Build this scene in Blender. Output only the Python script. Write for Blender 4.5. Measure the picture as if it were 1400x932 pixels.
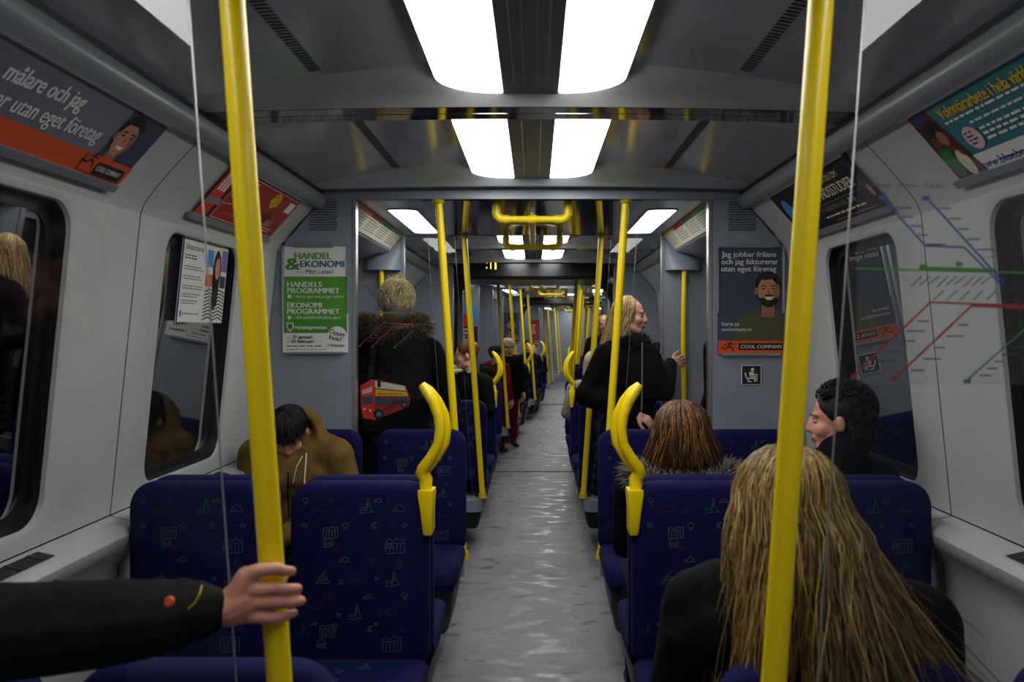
import bpy, bmesh, math, random
import numpy as np
from mathutils import Matrix, Vector
R = math.radians
random.seed(7)
for o in list(bpy.data.objects):
    bpy.data.objects.remove(o)
SC = bpy.context.scene
COL = SC.collection

# ------------------------------------------------------------------ camera
FPX, VX, VY, CAMX, CAMZ = 1150.0, 731.0, 454.0, 0.0126, 1.5      # focal length and vanishing point in 1400x932 pixels
cam_d = bpy.data.cameras.new('camera')
cam = bpy.data.objects.new('camera', cam_d)
COL.objects.link(cam)
cam.location = (CAMX, 0, CAMZ)
cam.rotation_euler = (R(90), 0, 0)
cam_d.sensor_width = 36
cam_d.lens = FPX / 1400 * 36
cam_d.shift_x = -(VX - 700) / 1400
cam_d.shift_y = -(466 - VY) / 1400
cam_d.clip_start = 0.02
cam_d.dof.use_dof = True
cam_d.dof.focus_distance = 4.4
cam_d.dof.aperture_fstop = 5.0
SC.camera = cam

# ------------------------------------------------------------------ world: unlit tunnel outside
W = bpy.data.worlds.new('tunnel')
SC.world = W
W.use_nodes = True
W.node_tree.nodes['Background'].inputs[0].default_value = (0.010, 0.011, 0.014, 1)
W.node_tree.nodes['Background'].inputs[1].default_value = 1.0
SC.view_settings.view_transform = 'Standard'
SC.view_settings.look = 'None'
SC.view_settings.gamma = 1
SC.view_settings.use_curve_mapping = False
SC.view_settings.exposure = -0.2
LAMP = 13.0          # emission of the ceiling light panels

# ------------------------------------------------------------------ materials
def lin(c):
    return tuple(((x / 255) / 12.92 if x / 255 <= 0.04045 else ((x / 255 + 0.055) / 1.055) ** 2.4) for x in c) + (1,)

MATS = {}
def mat(name, rgb, rough=0.5, metal=0.0, noise=0.0, scale=30, bump=0.0, bscale=200, spec=0.5, coat=0.0, sheen=0.0, stretch=None, rgb2=None):
    if name in MATS:
        return MATS[name]
    m = bpy.data.materials.new(name)
    m.use_nodes = True
    nt = m.node_tree
    b = nt.nodes['Principled BSDF']
    b.inputs['Base Color'].default_value = lin(rgb)
    b.inputs['Roughness'].default_value = rough
    b.inputs['Metallic'].default_value = metal
    b.inputs['Specular IOR Level'].default_value = spec
    b.inputs['Coat Weight'].default_value = coat
    b.inputs['Sheen Weight'].default_value = sheen
    tc = nt.nodes.new('ShaderNodeTexCoord')
    src = tc.outputs['Object']
    if stretch:
        mp = nt.nodes.new('ShaderNodeMapping')
        mp.inputs['Scale'].default_value = stretch
        nt.links.new(src, mp.inputs['Vector'])
        src = mp.outputs['Vector']
    if noise > 0 or rgb2:
        n = nt.nodes.new('ShaderNodeTexNoise')
        n.inputs['Scale'].default_value = scale
        n.inputs['Detail'].default_value = 5
        nt.links.new(src, n.inputs['Vector'])
        cr = nt.nodes.new('ShaderNodeValToRGB')
        cr.color_ramp.elements[0].position = 0.35
        cr.color_ramp.elements[1].position = 0.65
        c = lin(rgb)
        if rgb2:
            cr.color_ramp.elements[0].color = c
            cr.color_ramp.elements[1].color = lin(rgb2)
        else:
            cr.color_ramp.elements[0].color = tuple(x * (1 - noise) for x in c[:3]) + (1,)
            cr.color_ramp.elements[1].color = tuple(min(1, x * (1 + noise)) for x in c[:3]) + (1,)
        nt.links.new(n.outputs['Fac'], cr.inputs['Fac'])
        nt.links.new(cr.outputs['Color'], b.inputs['Base Color'])
    if bump > 0:
        n2 = nt.nodes.new('ShaderNodeTexNoise')
        n2.inputs['Scale'].default_value = bscale
        n2.inputs['Detail'].default_value = 3
        nt.links.new(src, n2.inputs['Vector'])
        bp = nt.nodes.new('ShaderNodeBump')
        bp.inputs['Strength'].default_value = bump
        bp.inputs['Distance'].default_value = 0.01
        nt.links.new(n2.outputs['Fac'], bp.inputs['Height'])
        nt.links.new(bp.outputs['Normal'], b.inputs['Normal'])
    MATS[name] = m
    return m

def emit(name, rgb, s):
    m = bpy.data.materials.new(name)
    m.use_nodes = True
    b = m.node_tree.nodes['Principled BSDF']
    b.inputs['Base Color'].default_value = lin(rgb)
    b.inputs['Emission Color'].default_value = lin(rgb)
    b.inputs['Emission Strength'].default_value = s
    MATS[name] = m
    return m

def glassy(name, tint, gloss=1.0, ior=1.5, milk=0.0):
    m = bpy.data.materials.new(name)
    m.use_nodes = True
    nt = m.node_tree
    nt.nodes.remove(nt.nodes['Principled BSDF'])
    out = nt.nodes['Material Output']
    tr = nt.nodes.new('ShaderNodeBsdfTransparent')
    tr.inputs[0].default_value = tint
    gl = nt.nodes.new('ShaderNodeBsdfGlossy')
    gl.inputs['Roughness'].default_value = 0.015
    gl.inputs['Color'].default_value = (gloss, gloss, gloss, 1)
    fr = nt.nodes.new('ShaderNodeFresnel')
    fr.inputs['IOR'].default_value = ior
    mx = nt.nodes.new('ShaderNodeMixShader')
    nt.links.new(fr.outputs[0], mx.inputs[0])
    nt.links.new(tr.outputs[0], mx.inputs[1])
    nt.links.new(gl.outputs[0], mx.inputs[2])
    last = mx
    if milk:
        df = nt.nodes.new('ShaderNodeBsdfDiffuse')
        df.inputs[0].default_value = (0.75, 0.78, 0.82, 1)
        m2 = nt.nodes.new('ShaderNodeMixShader')
        m2.inputs[0].default_value = milk
        nt.links.new(mx.outputs[0], m2.inputs[1])
        nt.links.new(df.outputs[0], m2.inputs[2])
        last = m2
    nt.links.new(last.outputs[0], out.inputs['Surface'])
    MATS[name] = m
    return m

mat('wall_white', (174, 176, 173), 0.32, noise=0.04, scale=3, bump=0.03, bscale=60)
mat('wall_grey', (126, 133, 145), 0.45, noise=0.05, scale=6, bump=0.03, bscale=90)
mat('panel_grey', (152, 157, 166), 0.14, noise=0.06, scale=4, spec=0.6)
mat('rib_grey', (176, 176, 176), 0.40, noise=0.04, scale=8)
mat('gloss_dark', (52, 56, 62), 0.07, noise=0.05, scale=5, spec=0.9)
mat('dark_strip', (62, 67, 76), 0.35)
mat('steel', (190, 194, 198), 0.28, metal=0.85, noise=0.05, scale=60)
mat('trim_grey', (128, 134, 140), 0.30, metal=0.3)
mat('rubber', (14, 15, 18), 0.45)
mat('black', (8, 8, 9), 0.6)
mat('black_gloss', (10, 11, 15), 0.18)
mat('yellow', (240, 208, 0), 0.33, coat=0.1)
mat('yellow_dark', (190, 168, 6), 0.38)
mat('seat_blue', (7, 10, 62), 0.9, noise=0.16, scale=160, bump=0.12, bscale=900, spec=0.2)
mat('seat_shell', (18, 20, 38), 0.5)
mat('pr_grey', (70, 80, 92), 0.9)
mat('pr_green', (44, 86, 78), 0.9)
mat('pr_red', (66, 18, 48), 0.9)
mat('pr_sand', (92, 80, 72), 0.9)
mat('pr_dim', (36, 42, 74), 0.9)
mat('paper', (214, 212, 204), 0.6)
mat('perf', (240, 242, 246), 0.4)
emit('lamp', (252, 253, 250), LAMP)
mat('glass_edge', (104, 110, 114), 0.35)
emit('led', (255, 214, 60), 2.5)
glassy('screen_glass', (0.93, 0.94, 0.95, 1), 1.0, 1.45)
glassy('window_glass', (0.20, 0.21, 0.24, 1), 0.5, 1.5)
glassy('map_film', (0.90, 0.91, 0.92, 1), 1.0, 1.45, milk=0.03)

def floor_mat():
    m = bpy.data.materials.new('floor_vinyl')
    m.use_nodes = True
    nt = m.node_tree
    b = nt.nodes['Principled BSDF']
    tc = nt.nodes.new('ShaderNodeTexCoord')
    def noise(scale, detail, stretch=None):
        n = nt.nodes.new('ShaderNodeTexNoise')
        n.inputs['Scale'].default_value = scale
        n.inputs['Detail'].default_value = detail
        if stretch:
            mp = nt.nodes.new('ShaderNodeMapping')
            mp.inputs['Scale'].default_value = stretch
            nt.links.new(tc.outputs['Object'], mp.inputs['Vector'])
            nt.links.new(mp.outputs['Vector'], n.inputs['Vector'])
        else:
            nt.links.new(tc.outputs['Object'], n.inputs['Vector'])
        return n
    def ramp(n, a, ca, bb, cb):
        c = nt.nodes.new('ShaderNodeValToRGB')
        c.color_ramp.elements[0].position = a
        c.color_ramp.elements[0].color = ca
        c.color_ramp.elements[1].position = bb
        c.color_ramp.elements[1].color = cb
        nt.links.new(n.outputs['Fac'], c.inputs['Fac'])
        return c
    def mix(fac, a, bb, mode='MULTIPLY'):
        x = nt.nodes.new('ShaderNodeMix')
        x.data_type = 'RGBA'
        x.blend_type = mode
        x.inputs[0].default_value = fac
        nt.links.new(a, x.inputs['A'])
        nt.links.new(bb, x.inputs['B'])
        return x.outputs['Result']
    base = ramp(noise(1.6, 6), 0.3, lin((106, 103, 110)), 0.7, lin((129, 125, 132)))
    fine = ramp(noise(240, 2), 0.3, (0.74, 0.74, 0.75, 1), 0.7, (1, 1, 1, 1))
    stain = ramp(noise(3.4, 9, (1.5, 2.6, 1)), 0.57, (1, 1, 1, 1), 0.68, (0.46, 0.43, 0.45, 1))
    specks = ramp(noise(48, 1), 0.735, (1, 1, 1, 1), 0.765, (0.25, 0.24, 0.25, 1))
    c = mix(1, base.outputs['Color'], fine.outputs['Color'])
    c = mix(0.8, c, stain.outputs['Color'])
    c = mix(0.9, c, specks.outputs['Color'])
    nt.links.new(c, b.inputs['Base Color'])
    rr = ramp(noise(5, 7, (1.2, 2.0, 1)), 0.34, (0.22, 0.22, 0.22, 1), 0.50, (0.55, 0.55, 0.55, 1))
    nt.links.new(rr.outputs['Color'], b.inputs['Roughness'])
    n2 = noise(70, 4)
    bp = nt.nodes.new('ShaderNodeBump')
    bp.inputs['Strength'].default_value = 0.06
    bp.inputs['Distance'].default_value = 0.004
    nt.links.new(n2.outputs['Fac'], bp.inputs['Height'])
    nt.links.new(bp.outputs['Normal'], b.inputs['Normal'])
    MATS['floor_vinyl'] = m
floor_mat()

# ------------------------------------------------------------------ mesh helpers
class MB:
    """collects geometry for ONE mesh object"""
    def __init__(s):
        s.v, s.f, s.mi, s.names = [], [], [], []
    def mid(s, name):
        if name not in s.names:
            s.names.append(name)
        return s.names.index(name)
    def add(s, vs, fs, m):
        k = len(s.v)
        s.v.extend([tuple(map(float, p)) for p in vs])
        i = s.mid(m)
        for f in fs:
            s.f.append([k + q for q in f])
            s.mi.append(i)
    def box(s, lo, hi, m, M=None):
        (x0, y0, z0), (x1, y1, z1) = lo, hi
        vs = [(x0, y0, z0), (x1, y0, z0), (x1, y1, z0), (x0, y1, z0), (x0, y0, z1), (x1, y0, z1), (x1, y1, z1), (x0, y1, z1)]
        if M is not None:
            vs = [M @ Vector(p) for p in vs]
        s.add(vs, [(3, 2, 1, 0), (4, 5, 6, 7), (0, 1, 5, 4), (1, 2, 6, 5), (2, 3, 7, 6), (3, 0, 4, 7)], m)
        return s
    def loft(s, rings, m, closed=True, cap=True):
        n = len(rings[0])
        vs = [p for r in rings for p in r]
        fs = []
        for i in range(len(rings) - 1):
            for j in range(n if closed else n - 1):
                a, b = i * n + j, i * n + (j + 1) % n
                fs.append((a, b, b + n, a + n))
        if cap and closed:
            fs.append(tuple(reversed(range(n))))
            fs.append(tuple((len(rings) - 1) * n + j for j in range(n)))
        s.add(vs, fs, m)
        return s
    def tube(s, pts, r, m, n=12, cap=True, flat=None):
        pts = [Vector(p) for p in pts]
        rs = r if isinstance(r, (list, tuple)) else [r] * len(pts)
        rings = []
        up = None
        for i, p in enumerate(pts):
            t = (pts[min(i + 1, len(pts) - 1)] - pts[max(i - 1, 0)])
            t = t.normalized() if t.length > 1e-9 else Vector((0, 0, 1))
            if up is None:
                up = Vector((0, 0, 1)) if abs(t.z) < 0.9 else Vector((0, 1, 0))
            u = t.cross(up)
            u = u.normalized() if u.length > 1e-6 else t.orthogonal().normalized()
            w = u.cross(t).normalized()
            up = w
            rings.append([p + (u * math.cos(a) + w * math.sin(a) * (flat or 1)) * rs[i] for a in [2 * math.pi * k / n for k in range(n)]])
        return s.loft(rings, m, True, cap)
    def quad(s, a, b, c, d, m):
        s.add([a, b, c, d], [(0, 1, 2, 3)], m)
        return s
    def extr(s, prof, y0, y1, m, close=False):
        """profile of (x,z) points extruded along y"""
        rings = [[(x, y, z) for x, z in prof] for y in (y0, y1)]
        return s.loft(rings, m, close, close)
    def slab(s, outline, y0, y1, m, e=0.0):
        """rounded outline of (x,z) extruded in y with softened edges e"""
        cx = sum(p[0] for p in outline) / len(outline)
        cz = sum(p[1] for p in outline) / len(outline)
        hw = max(abs(p[0] - cx) for p in outline)
        hh = max(abs(p[1] - cz) for p in outline)
        def ring(y, ins):
            return [(cx + (x - cx) * (1 - ins / hw), y, cz + (z - cz) * (1 - ins / hh)) for x, z in outline]
        if e > 0:
            rings = [ring(y0, e), ring(y0 + e * 0.3, e * 0.3), ring(y0 + e, 0), ring(y1 - e, 0), ring(y1 - e * 0.3, e * 0.3), ring(y1, e)]
        else:
            rings = [ring(y0, 0), ring(y1, 0)]
        return s.loft(rings, m)
    def mesh(s, name, smooth=True, angle=40):
        me = bpy.data.meshes.new(name)
        me.from_pydata(s.v, [], s.f)
        for n in s.names:
            me.materials.append(MATS[n])
        me.polygons.foreach_set('material_index', s.mi)
        bm = bmesh.new()
        bm.from_mesh(me)
        bmesh.ops.recalc_face_normals(bm, faces=bm.faces)
        bm.to_mesh(me)
        bm.free()
        if smooth:
            me.polygons.foreach_set('use_smooth', [True] * len(me.polygons))
            me.set_sharp_from_angle(angle=R(angle))
        me.update()
        return me

def rrect(x0, x1, z0, z1, rad, n=5):
    """rounded rectangle outline; rad = (bottom-left, bottom-right, top-right, top-left)"""
    if not isinstance(rad, (list, tuple)):
        rad = (rad,) * 4
    pts = []
    for (cx, cz, a0), r in zip(((x0, z0, 180), (x1, z0, 270), (x1, z1, 0), (x0, z1, 90)), rad):
        ox = cx + (r if cx == x0 else -r)
        oz = cz + (r if cz == z0 else -r)
        for k in range(n + 1):
            a = R(a0 + 90 * k / n)
            pts.append((ox + r * math.cos(a), oz + r * math.sin(a)))
    return pts

CUR = Matrix.Identity(4)          # frame of the car section being built
def put(o, M=None):
    o.matrix_world = CUR @ (M if M is not None else Matrix.Identity(4))

def tag(o, label=None, cat=None, group=None, kind=None):
    if label: o['label'] = label
    if cat: o['category'] = cat
    if group: o['group'] = group
    if kind: o['kind'] = kind
    return o

def obj(name, mb, parent=None, M=None, smooth=True, angle=40):
    me = mb.mesh(name, smooth, angle) if isinstance(mb, MB) else mb
    o = bpy.data.objects.new(name, me)
    COL.objects.link(o)
    if parent is not None:
        o.parent = parent
        if M is not None:
            o.matrix_local = M
    else:
        put(o, M)
    return o

def empty(name, M, label, cat, group=None):
    o = bpy.data.objects.new(name, None)
    o.empty_display_size = 0.1
    COL.objects.link(o)
    put(o, M)
    return tag(o, label, cat, group)

def struct(name, mb, M=None, smooth=True, angle=40):
    return tag(obj(name, mb, None, M, smooth, angle), kind='structure')

def T(x, y, z):
    return Matrix.Translation((x, y, z))
def RZ(deg):
    return Matrix.Rotation(R(deg), 4, 'Z')

# ------------------------------------------------------------------ flat print: lettering and shapes laid on a sheet
class Frame:
    """a flat sheet in space: origin, x axis, y axis (unit vectors); local (u, v) in metres"""
    def __init__(s, o, ex, ey):
        s.o, s.ex, s.ey = Vector(o), Vector(ex).normalized(), Vector(ey).normalized()
        s.n = s.ex.cross(s.ey)
        s.M = Matrix.Identity(4)
        for i in range(3):
            s.M[i][0], s.M[i][1], s.M[i][2], s.M[i][3] = s.ex[i], s.ey[i], s.n[i], s.o[i]
    def uv(s, px, py):
        d = Vector(((px - VX) / FPX, 1.0, -(py - VY) / FPX))
        c = Vector((CAMX, 0, CAMZ))
        t = (s.o - c).dot(s.n) / d.dot(s.n)
        p = c + d * t - s.o
        return p.dot(s.ex), p.dot(s.ey)

def text_mesh(txt, bold=0.0):
    cu = bpy.data.curves.new('lettering', 'FONT')
    cu.body = txt
    cu.offset = bold
    cu.resolution_u = 3
    o = bpy.data.objects.new('lettering', cu)
    COL.objects.link(o)
    dg = bpy.context.evaluated_depsgraph_get()
    me = o.evaluated_get(dg).to_mesh()
    vs = [tuple(v.co) for v in me.vertices]
    fs = [tuple(p.vertices) for p in me.polygons]
    o.evaluated_get(dg).to_mesh_clear()
    bpy.data.objects.remove(o)
    bpy.data.curves.remove(cu)
    return vs, fs

class Print:
    """layers of flat shapes on a sheet, built in the sheet's own plane"""
    def __init__(s):
        s.mb = MB()
        s.z = 0.0008
    def up(s, d=0.0004):
        s.z += d
        return s
    def poly(s, pts, m):
        s.mb.add([(x, y, s.z) for x, y in pts], [tuple(range(len(pts)))], m)
        return s
    def rect(s, x0, y0, x1, y1, m):
        return s.poly([(x0, y0), (x1, y0), (x1, y1), (x0, y1)], m)
    def ell(s, cx, cy, rx, ry, m, n=24, a0=0, a1=360):
        pts = [(cx + rx * math.cos(R(a0 + (a1 - a0) * k / n)), cy + ry * math.sin(R(a0 + (a1 - a0) * k / n))) for k in range(n + (0 if a1 - a0 == 360 else 1))]
        return s.poly(pts, m)
    def line(s, pts, w, m):
        for (x0, y0), (x1, y1) in zip(pts[:-1], pts[1:]):
            dx, dy = x1 - x0, y1 - y0
            L = math.hypot(dx, dy) or 1e-6
            nx, ny = -dy / L * w / 2, dx / L * w / 2
            ex, ey = dx / L * w * 0.3, dy / L * w * 0.3
            s.mb.add([(x0 - ex - nx, y0 - ey - ny, s.z), (x1 + ex - nx, y1 + ey - ny, s.z), (x1 + ex + nx, y1 + ey + ny, s.z), (x0 - ex + nx, y0 - ey + ny, s.z)], [(0, 1, 2, 3)], m)
        return s
    def text(s, txt, x, y, cap, m, width=None, bold=0.0, right=False, slant=0.0, rot=0.0, center=False):
        """(x,y) baseline start (or end if right); cap height in metres; optional exact width"""
        vs, fs = text_mesh(txt, 0.0)
        if not vs:
            return s
        k = cap / 0.70
        x0 = min(v[0] for v in vs); x1 = max(v[0] for v in vs)
        kx = (width / (x1 - x0)) if width else k
        w = (x1 - x0) * kx
        off = -w if right else (-w / 2 if center else 0)
        c, sn = math.cos(R(rot)), math.sin(R(rot))
        for j, sh in enumerate((-1, -0.33, 0.33, 1) if bold else (0,)):      # heavy lettering: the same letters side by side
            out = []
            for vx, vy, _ in vs:
                a, b = off + (vx - x0 + sh * bold * 1.6) * kx + slant * vy * k, vy * k
                out.append((x + a * c - b * sn, y + a * sn + b * c, s.z + j * 0.00003))
            s.mb.add(out, fs, m)
        return s
    def bars(s, x, y, w, h, rows, m, fill=0.55, rag=0.25):
        """lines of print too small to read"""
        for i in range(rows):
            yy = y - i * h
            xx, end = x, x + w * (1 - rag * random.random())
            while xx < end - h:
                ww = min(random.uniform(1.0, 3.2) * h, end - xx)
                s.rect(xx, yy, xx + ww * 0.9, yy + h * fill * 0.8, m)
                xx += ww + h * 0.35
        return s
    def done(s, parent, name='print'):
        return obj(name, s.mb, parent, smooth=False)
# ================================================================== THE CARRIAGE SHELL
WB, WT = (1.385, 0.90), (1.285, 1.89)              # wall band that carries the windows: bottom and top (x, z)
SL = math.hypot(WT[0] - WB[0], WT[1] - WB[1])
COVE = [(1.285, 1.89), (1.272, 1.925), (1.235, 1.975), (1.165, 2.055), (1.085, 2.14)]
LOW = [(1.33, 0.0), (1.345, 0.08), (1.365, 0.66), (1.355, 0.74), (1.31, 0.80), (1.286, 0.83), (1.282, 0.855), (1.295, 0.875), (1.385, 0.895)]
BACK = [(1.33, 0.0), (1.365, 0.66), (1.282, 0.83), (1.385, 0.895), (1.285, 1.89), (1.085, 2.14), (1.05, 2.20)]
WIN = [0]

def wallpt(side, y, v, out=0.0):
    t = v / SL
    nx, nz = (WT[1] - WB[1]) / SL, -(WT[0] - WB[0]) / SL
    return (side * (WB[0] + (WT[0] - WB[0]) * t + nx * out), y, WB[1] + (WT[1] - WB[1]) * t + nz * out)

def side_wall(y0, y1, side, win=None):
    nm = 'wall_left' if side < 0 else 'wall_right'
    g = 0.003
    a, b = y0 + g, y1 - g
    mb = MB()
    mb.extr([(side * x, z) for x, z in LOW], a, b, 'wall_white')
    mb.extr([(side * x, z) for x, z in COVE], a, b, 'wall_white')
    if win:
        ya, yb = win
        va, vb = 0.055, SL - 0.03
        hole = rrect(ya, yb, va, vb, 0.085, 7)
        cy, cv = (ya + yb) / 2, (va + vb) / 2
        outer = []
        for y, v in hole:
            dy, dv = y - cy, v - cv
            ky = ((b - cy) / dy) if dy > 1e-6 else ((a - cy) / dy if dy < -1e-6 else 1e9)
            kv = ((SL - cv) / dv) if dv > 1e-6 else ((0 - cv) / dv if dv < -1e-6 else 1e9)
            k = min(ky, kv)
            outer.append([cy + dy * k, cv + dv * k])
        for c in ((a, 0), (b, 0), (b, SL), (a, SL)):
            i = min(range(len(outer)), key=lambda q: (outer[q][0] - c[0]) ** 2 + (outer[q][1] - c[1]) ** 2)
            outer[i] = list(c)
        ring0 = [wallpt(side, y, v) for y, v in outer]
        def grow(d):
            return [(cy + (y - cy) * (1 + d / (yb - cy)), cv + (v - cv) * (1 + d / (vb - cv))) for y, v in hole]
        ring1 = [wallpt(side, y, v) for y, v in grow(0.018)]
        ring2 = [wallpt(side, y, v, 0.006) for y, v in grow(0.004)]
        ring3 = [wallpt(side, y, v, 0.02) for y, v in hole]
        mb.loft([ring0, ring1, ring2, ring3], 'wall_white', True, False)
        w = struct(nm, mb)
        WIN[0] += 1
        fr = MB()
        r2 = [wallpt(side, y, v, 0.018) for y, v in hole]
        r3 = [wallpt(side, y, v, 0.05) for y, v in grow(-0.004)]
        r4 = [wallpt(side, y, v, 0.052) for y, v in grow(-0.035)]
        r5 = [wallpt(side, y, v, 0.060) for y, v in grow(-0.035)]
        fr.loft([r2, r3, r4, r5], 'rubber', True, False)
        wn = struct('window_%d' % WIN[0], fr)
        pn = MB()
        i1 = [wallpt(side, y, v, 0.055) for y, v in grow(-0.03)]
        pn.add(i1, [tuple(range(len(i1)))], 'window_glass')
        obj('pane', pn, wn, smooth=False)
        # slotted air grille in the sill under the window
        gr = MB()
        def sill(x, y):
            return (side * x, y, 0.8755 + (x - 1.295) / 0.09 * 0.02 + 0.002)
        gr.add([sill(1.315, ya + 0.05), sill(1.365, ya + 0.05), sill(1.365, yb - 0.05), sill(1.315, yb - 0.05)], [(0, 1, 2, 3)], 'black')
        n = int((yb - ya - 0.1) / 0.09)
        for k in range(n):
            y = ya + 0.05 + (k + 0.5) * (yb - ya - 0.1) / n
            p = [sill(1.315, y - 0.006), sill(1.365, y - 0.006), sill(1.365, y + 0.006), sill(1.315, y + 0.006)]
            gr.add([(q[0], q[1], q[2] + 0.002) for q in p], [(0, 1, 2, 3)], 'rubber')
        obj('sill_grille', gr, w, smooth=False)
    else:
        mb.extr([(side * WB[0], WB[1]), (side * WT[0], WT[1])], a, b, 'wall_white')
        w = struct(nm, mb)
    bk = MB()
    bk.extr([(side * (x + 0.012 if z < 0.88 or z > 1.9 else x + 0.10), z) for x, z in BACK], y0 - 0.02, y1 + 0.02, 'black')
    # only a narrow dark backing behind each joint, so that the windows stay open
    jb = MB()
    for yy in (y0, y1):
        jb.extr([(side * (x + 0.006), z) for x, z in LOW + COVE], yy - 0.02, yy + 0.02, 'black')
    obj('joint_backing', jb, w, smooth=False)
    # rounded cornice rail
    tr = MB()
    prof = [(1.09, 2.128), (1.075, 2.118), (1.058, 2.122), (1.043, 2.138), (1.036, 2.160), (1.038, 2.182), (1.05, 2.192)]
    tr.extr([(side * x, z) for x, z in prof], y0, y1, 'trim_grey')
    tr.extr([(side * 1.05, 2.192), (side * 1.04, 2.212)], y0, y1, 'black')
    struct('trim_%d' % (1 if side < 0 else 2), tr)
    return w

def ribz(x):
    return 2.222 - 0.018 * (abs(x) / 1.04) ** 2
def panz(x):
    return ribz(x) + 0.10 * (1 - (abs(x) / 1.04) ** 1.7)

def seat_ceiling(y0, y1, lit=True, perf=4):
    mb = MB()
    xs = [-1.04 + 2.08 * i / 28 for i in range(29)]
    def band(rows, m):
        rings = [[(x, y, z(x)) for x in xs] for y, z in rows]
        mb.loft(rings, m, False, False)
    ra, rb = y0 + 0.075, y1 - 0.075
    band([(ra, ribz), (y0 + 0.16, lambda x: ribz(x) * 0.35 + panz(x) * 0.65), (y0 + 0.24, panz)], 'rib_grey')
    band([(y0 + 0.24, panz), (y1 - 0.24, panz)], 'panel_grey')
    band([(y1 - 0.24, panz), (y1 - 0.16, lambda x: ribz(x) * 0.35 + panz(x) * 0.65), (rb, ribz)], 'rib_grey')
    c = struct('ceiling', mb)
    # glossy half ribs at both ends, a dark joint between neighbours
    for a, b in ((y0 + 0.004, ra), (rb, y1 - 0.004)):
        rbm = MB()
        rings = [[(x, y, z) for x, z in [(q, ribz(q) - 0.002) for q in xs]] for y in (a, b)]
        rbm.loft(rings, 'gloss_dark', False, False)
        rings = [[(x, y, z) for x, z in [(q, ribz(q) + 0.05) for q in xs]] for y in (a, b)]
        rbm.loft(rings, 'black', False, False)
        obj('ceiling_rib', rbm, c)
    # black air slots
    for side in (-1, 1):
        sl = MB()
        y = y0 + 0.30
        while y < y1 - 0.28:
            x = side * 0.635
            z = panz(x) - 0.0015
            dz = (panz(0.655) - panz(0.615))
            sl.add([(x - 0.018, y, z - side * dz * -0.45 * -1), (x + 0.018, y + 0.004, z + side * dz * 0.45), (x + 0.018, y + 0.014, z + side * dz * 0.45), (x - 0.018, y + 0.010, z - side * dz * 0.45)], [(0, 1, 2, 3)], 'black')
            y += 0.0215
        tag(obj('air_slots', sl, c, smooth=False), kind='stuff')
    # central service strip between the two light panels
    st = MB()
    st.box((-0.085, y0 + 0.055, 2.252), (0.085, y1 - 0.055, 2.30), 'dark_strip')
    s = obj('service_strip', st, c, smooth=False)
    rows = ((-0.05, 1), (0.05, 1), (-0.02, 0), (0.02, 0)) if perf == 4 else ((-0.035, 1), (0.035, 1))
    pf = MB()
    for x, br in rows:
        y = y0 + 0.22
        while y < y1 - 0.22:
            w = 0.0022 if br else 0.0014
            L = 0.0045 if perf == 4 else 0.012
            pf.add([(x - w, y, 2.2512), (x + w, y, 2.2512), (x + w, y + L, 2.2512), (x - w, y + L, 2.2512)], [(0, 1, 2, 3)], 'perf')
            y += 0.0125
    tag(obj('perforation', pf, s, smooth=False), kind='stuff')
    return c

ORD = ['first', 'second', 'third', 'fourth', 'fifth', 'sixth', 'seventh', 'eighth', 'ninth', 'tenth', 'eleventh', 'twelfth', 'thirteenth', 'fourteenth', 'fifteenth', 'sixteenth']
LAMPN = [0]
def panel_light(y0, y1, side):
    x0, x1 = 0.088, 0.285
    a, b = y0 + 0.10, y1 - 0.115
    ex, ey = 0.19, 0.16
    out = [(x0, a)]
    for k in range(9):
        t = R(90 * k / 8)
        out.append((x1 - ex + ex * math.sin(t), a + ey - ey * math.cos(t)))
    for k in range(9):
        t = R(90 * k / 8)
        out.append((x1 - ex + ex * math.cos(t), b - ey + ey * math.sin(t)))
    out.append((x0, b))
    side_n = 'left' if side < 0 else 'right'
    root = empty('ceiling_light', T(0, 0, 0), 'white ceiling light panel on the %s of the service strip, %s pair from the camera' % (side_n, ORD[LAMPN[0] // 2]), 'light', 'long ceiling light panels')
    LAMPN[0] += 1
    df = MB()
    cx, cy = sum(p[0] for p in out) / len(out), sum(p[1] for p in out) / len(out)
    def ring(k, z):
        return [(side * (cx + (x - cx) * k), cy + (y - cy) * (1 - (1 - k) * 0.2), z) for x, y in out]
    df.loft([ring(1.0, 2.262), ring(0.985, 2.254), ring(0.95, 2.252)], 'lamp', True, False)
    df.add(ring(0.95, 2.252), [tuple(range(len(out)))], 'lamp')
    obj('diffuser', df, root)
    fm = MB()
    fm.loft([ring(1.07, 2.262), ring(1.07, 2.315)], 'dark_strip', True, False)
    fm.loft([ring(1.0, 2.263), ring(1.07, 2.261)], 'black_gloss', True, False)
    obj('frame', fm, root)

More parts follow.
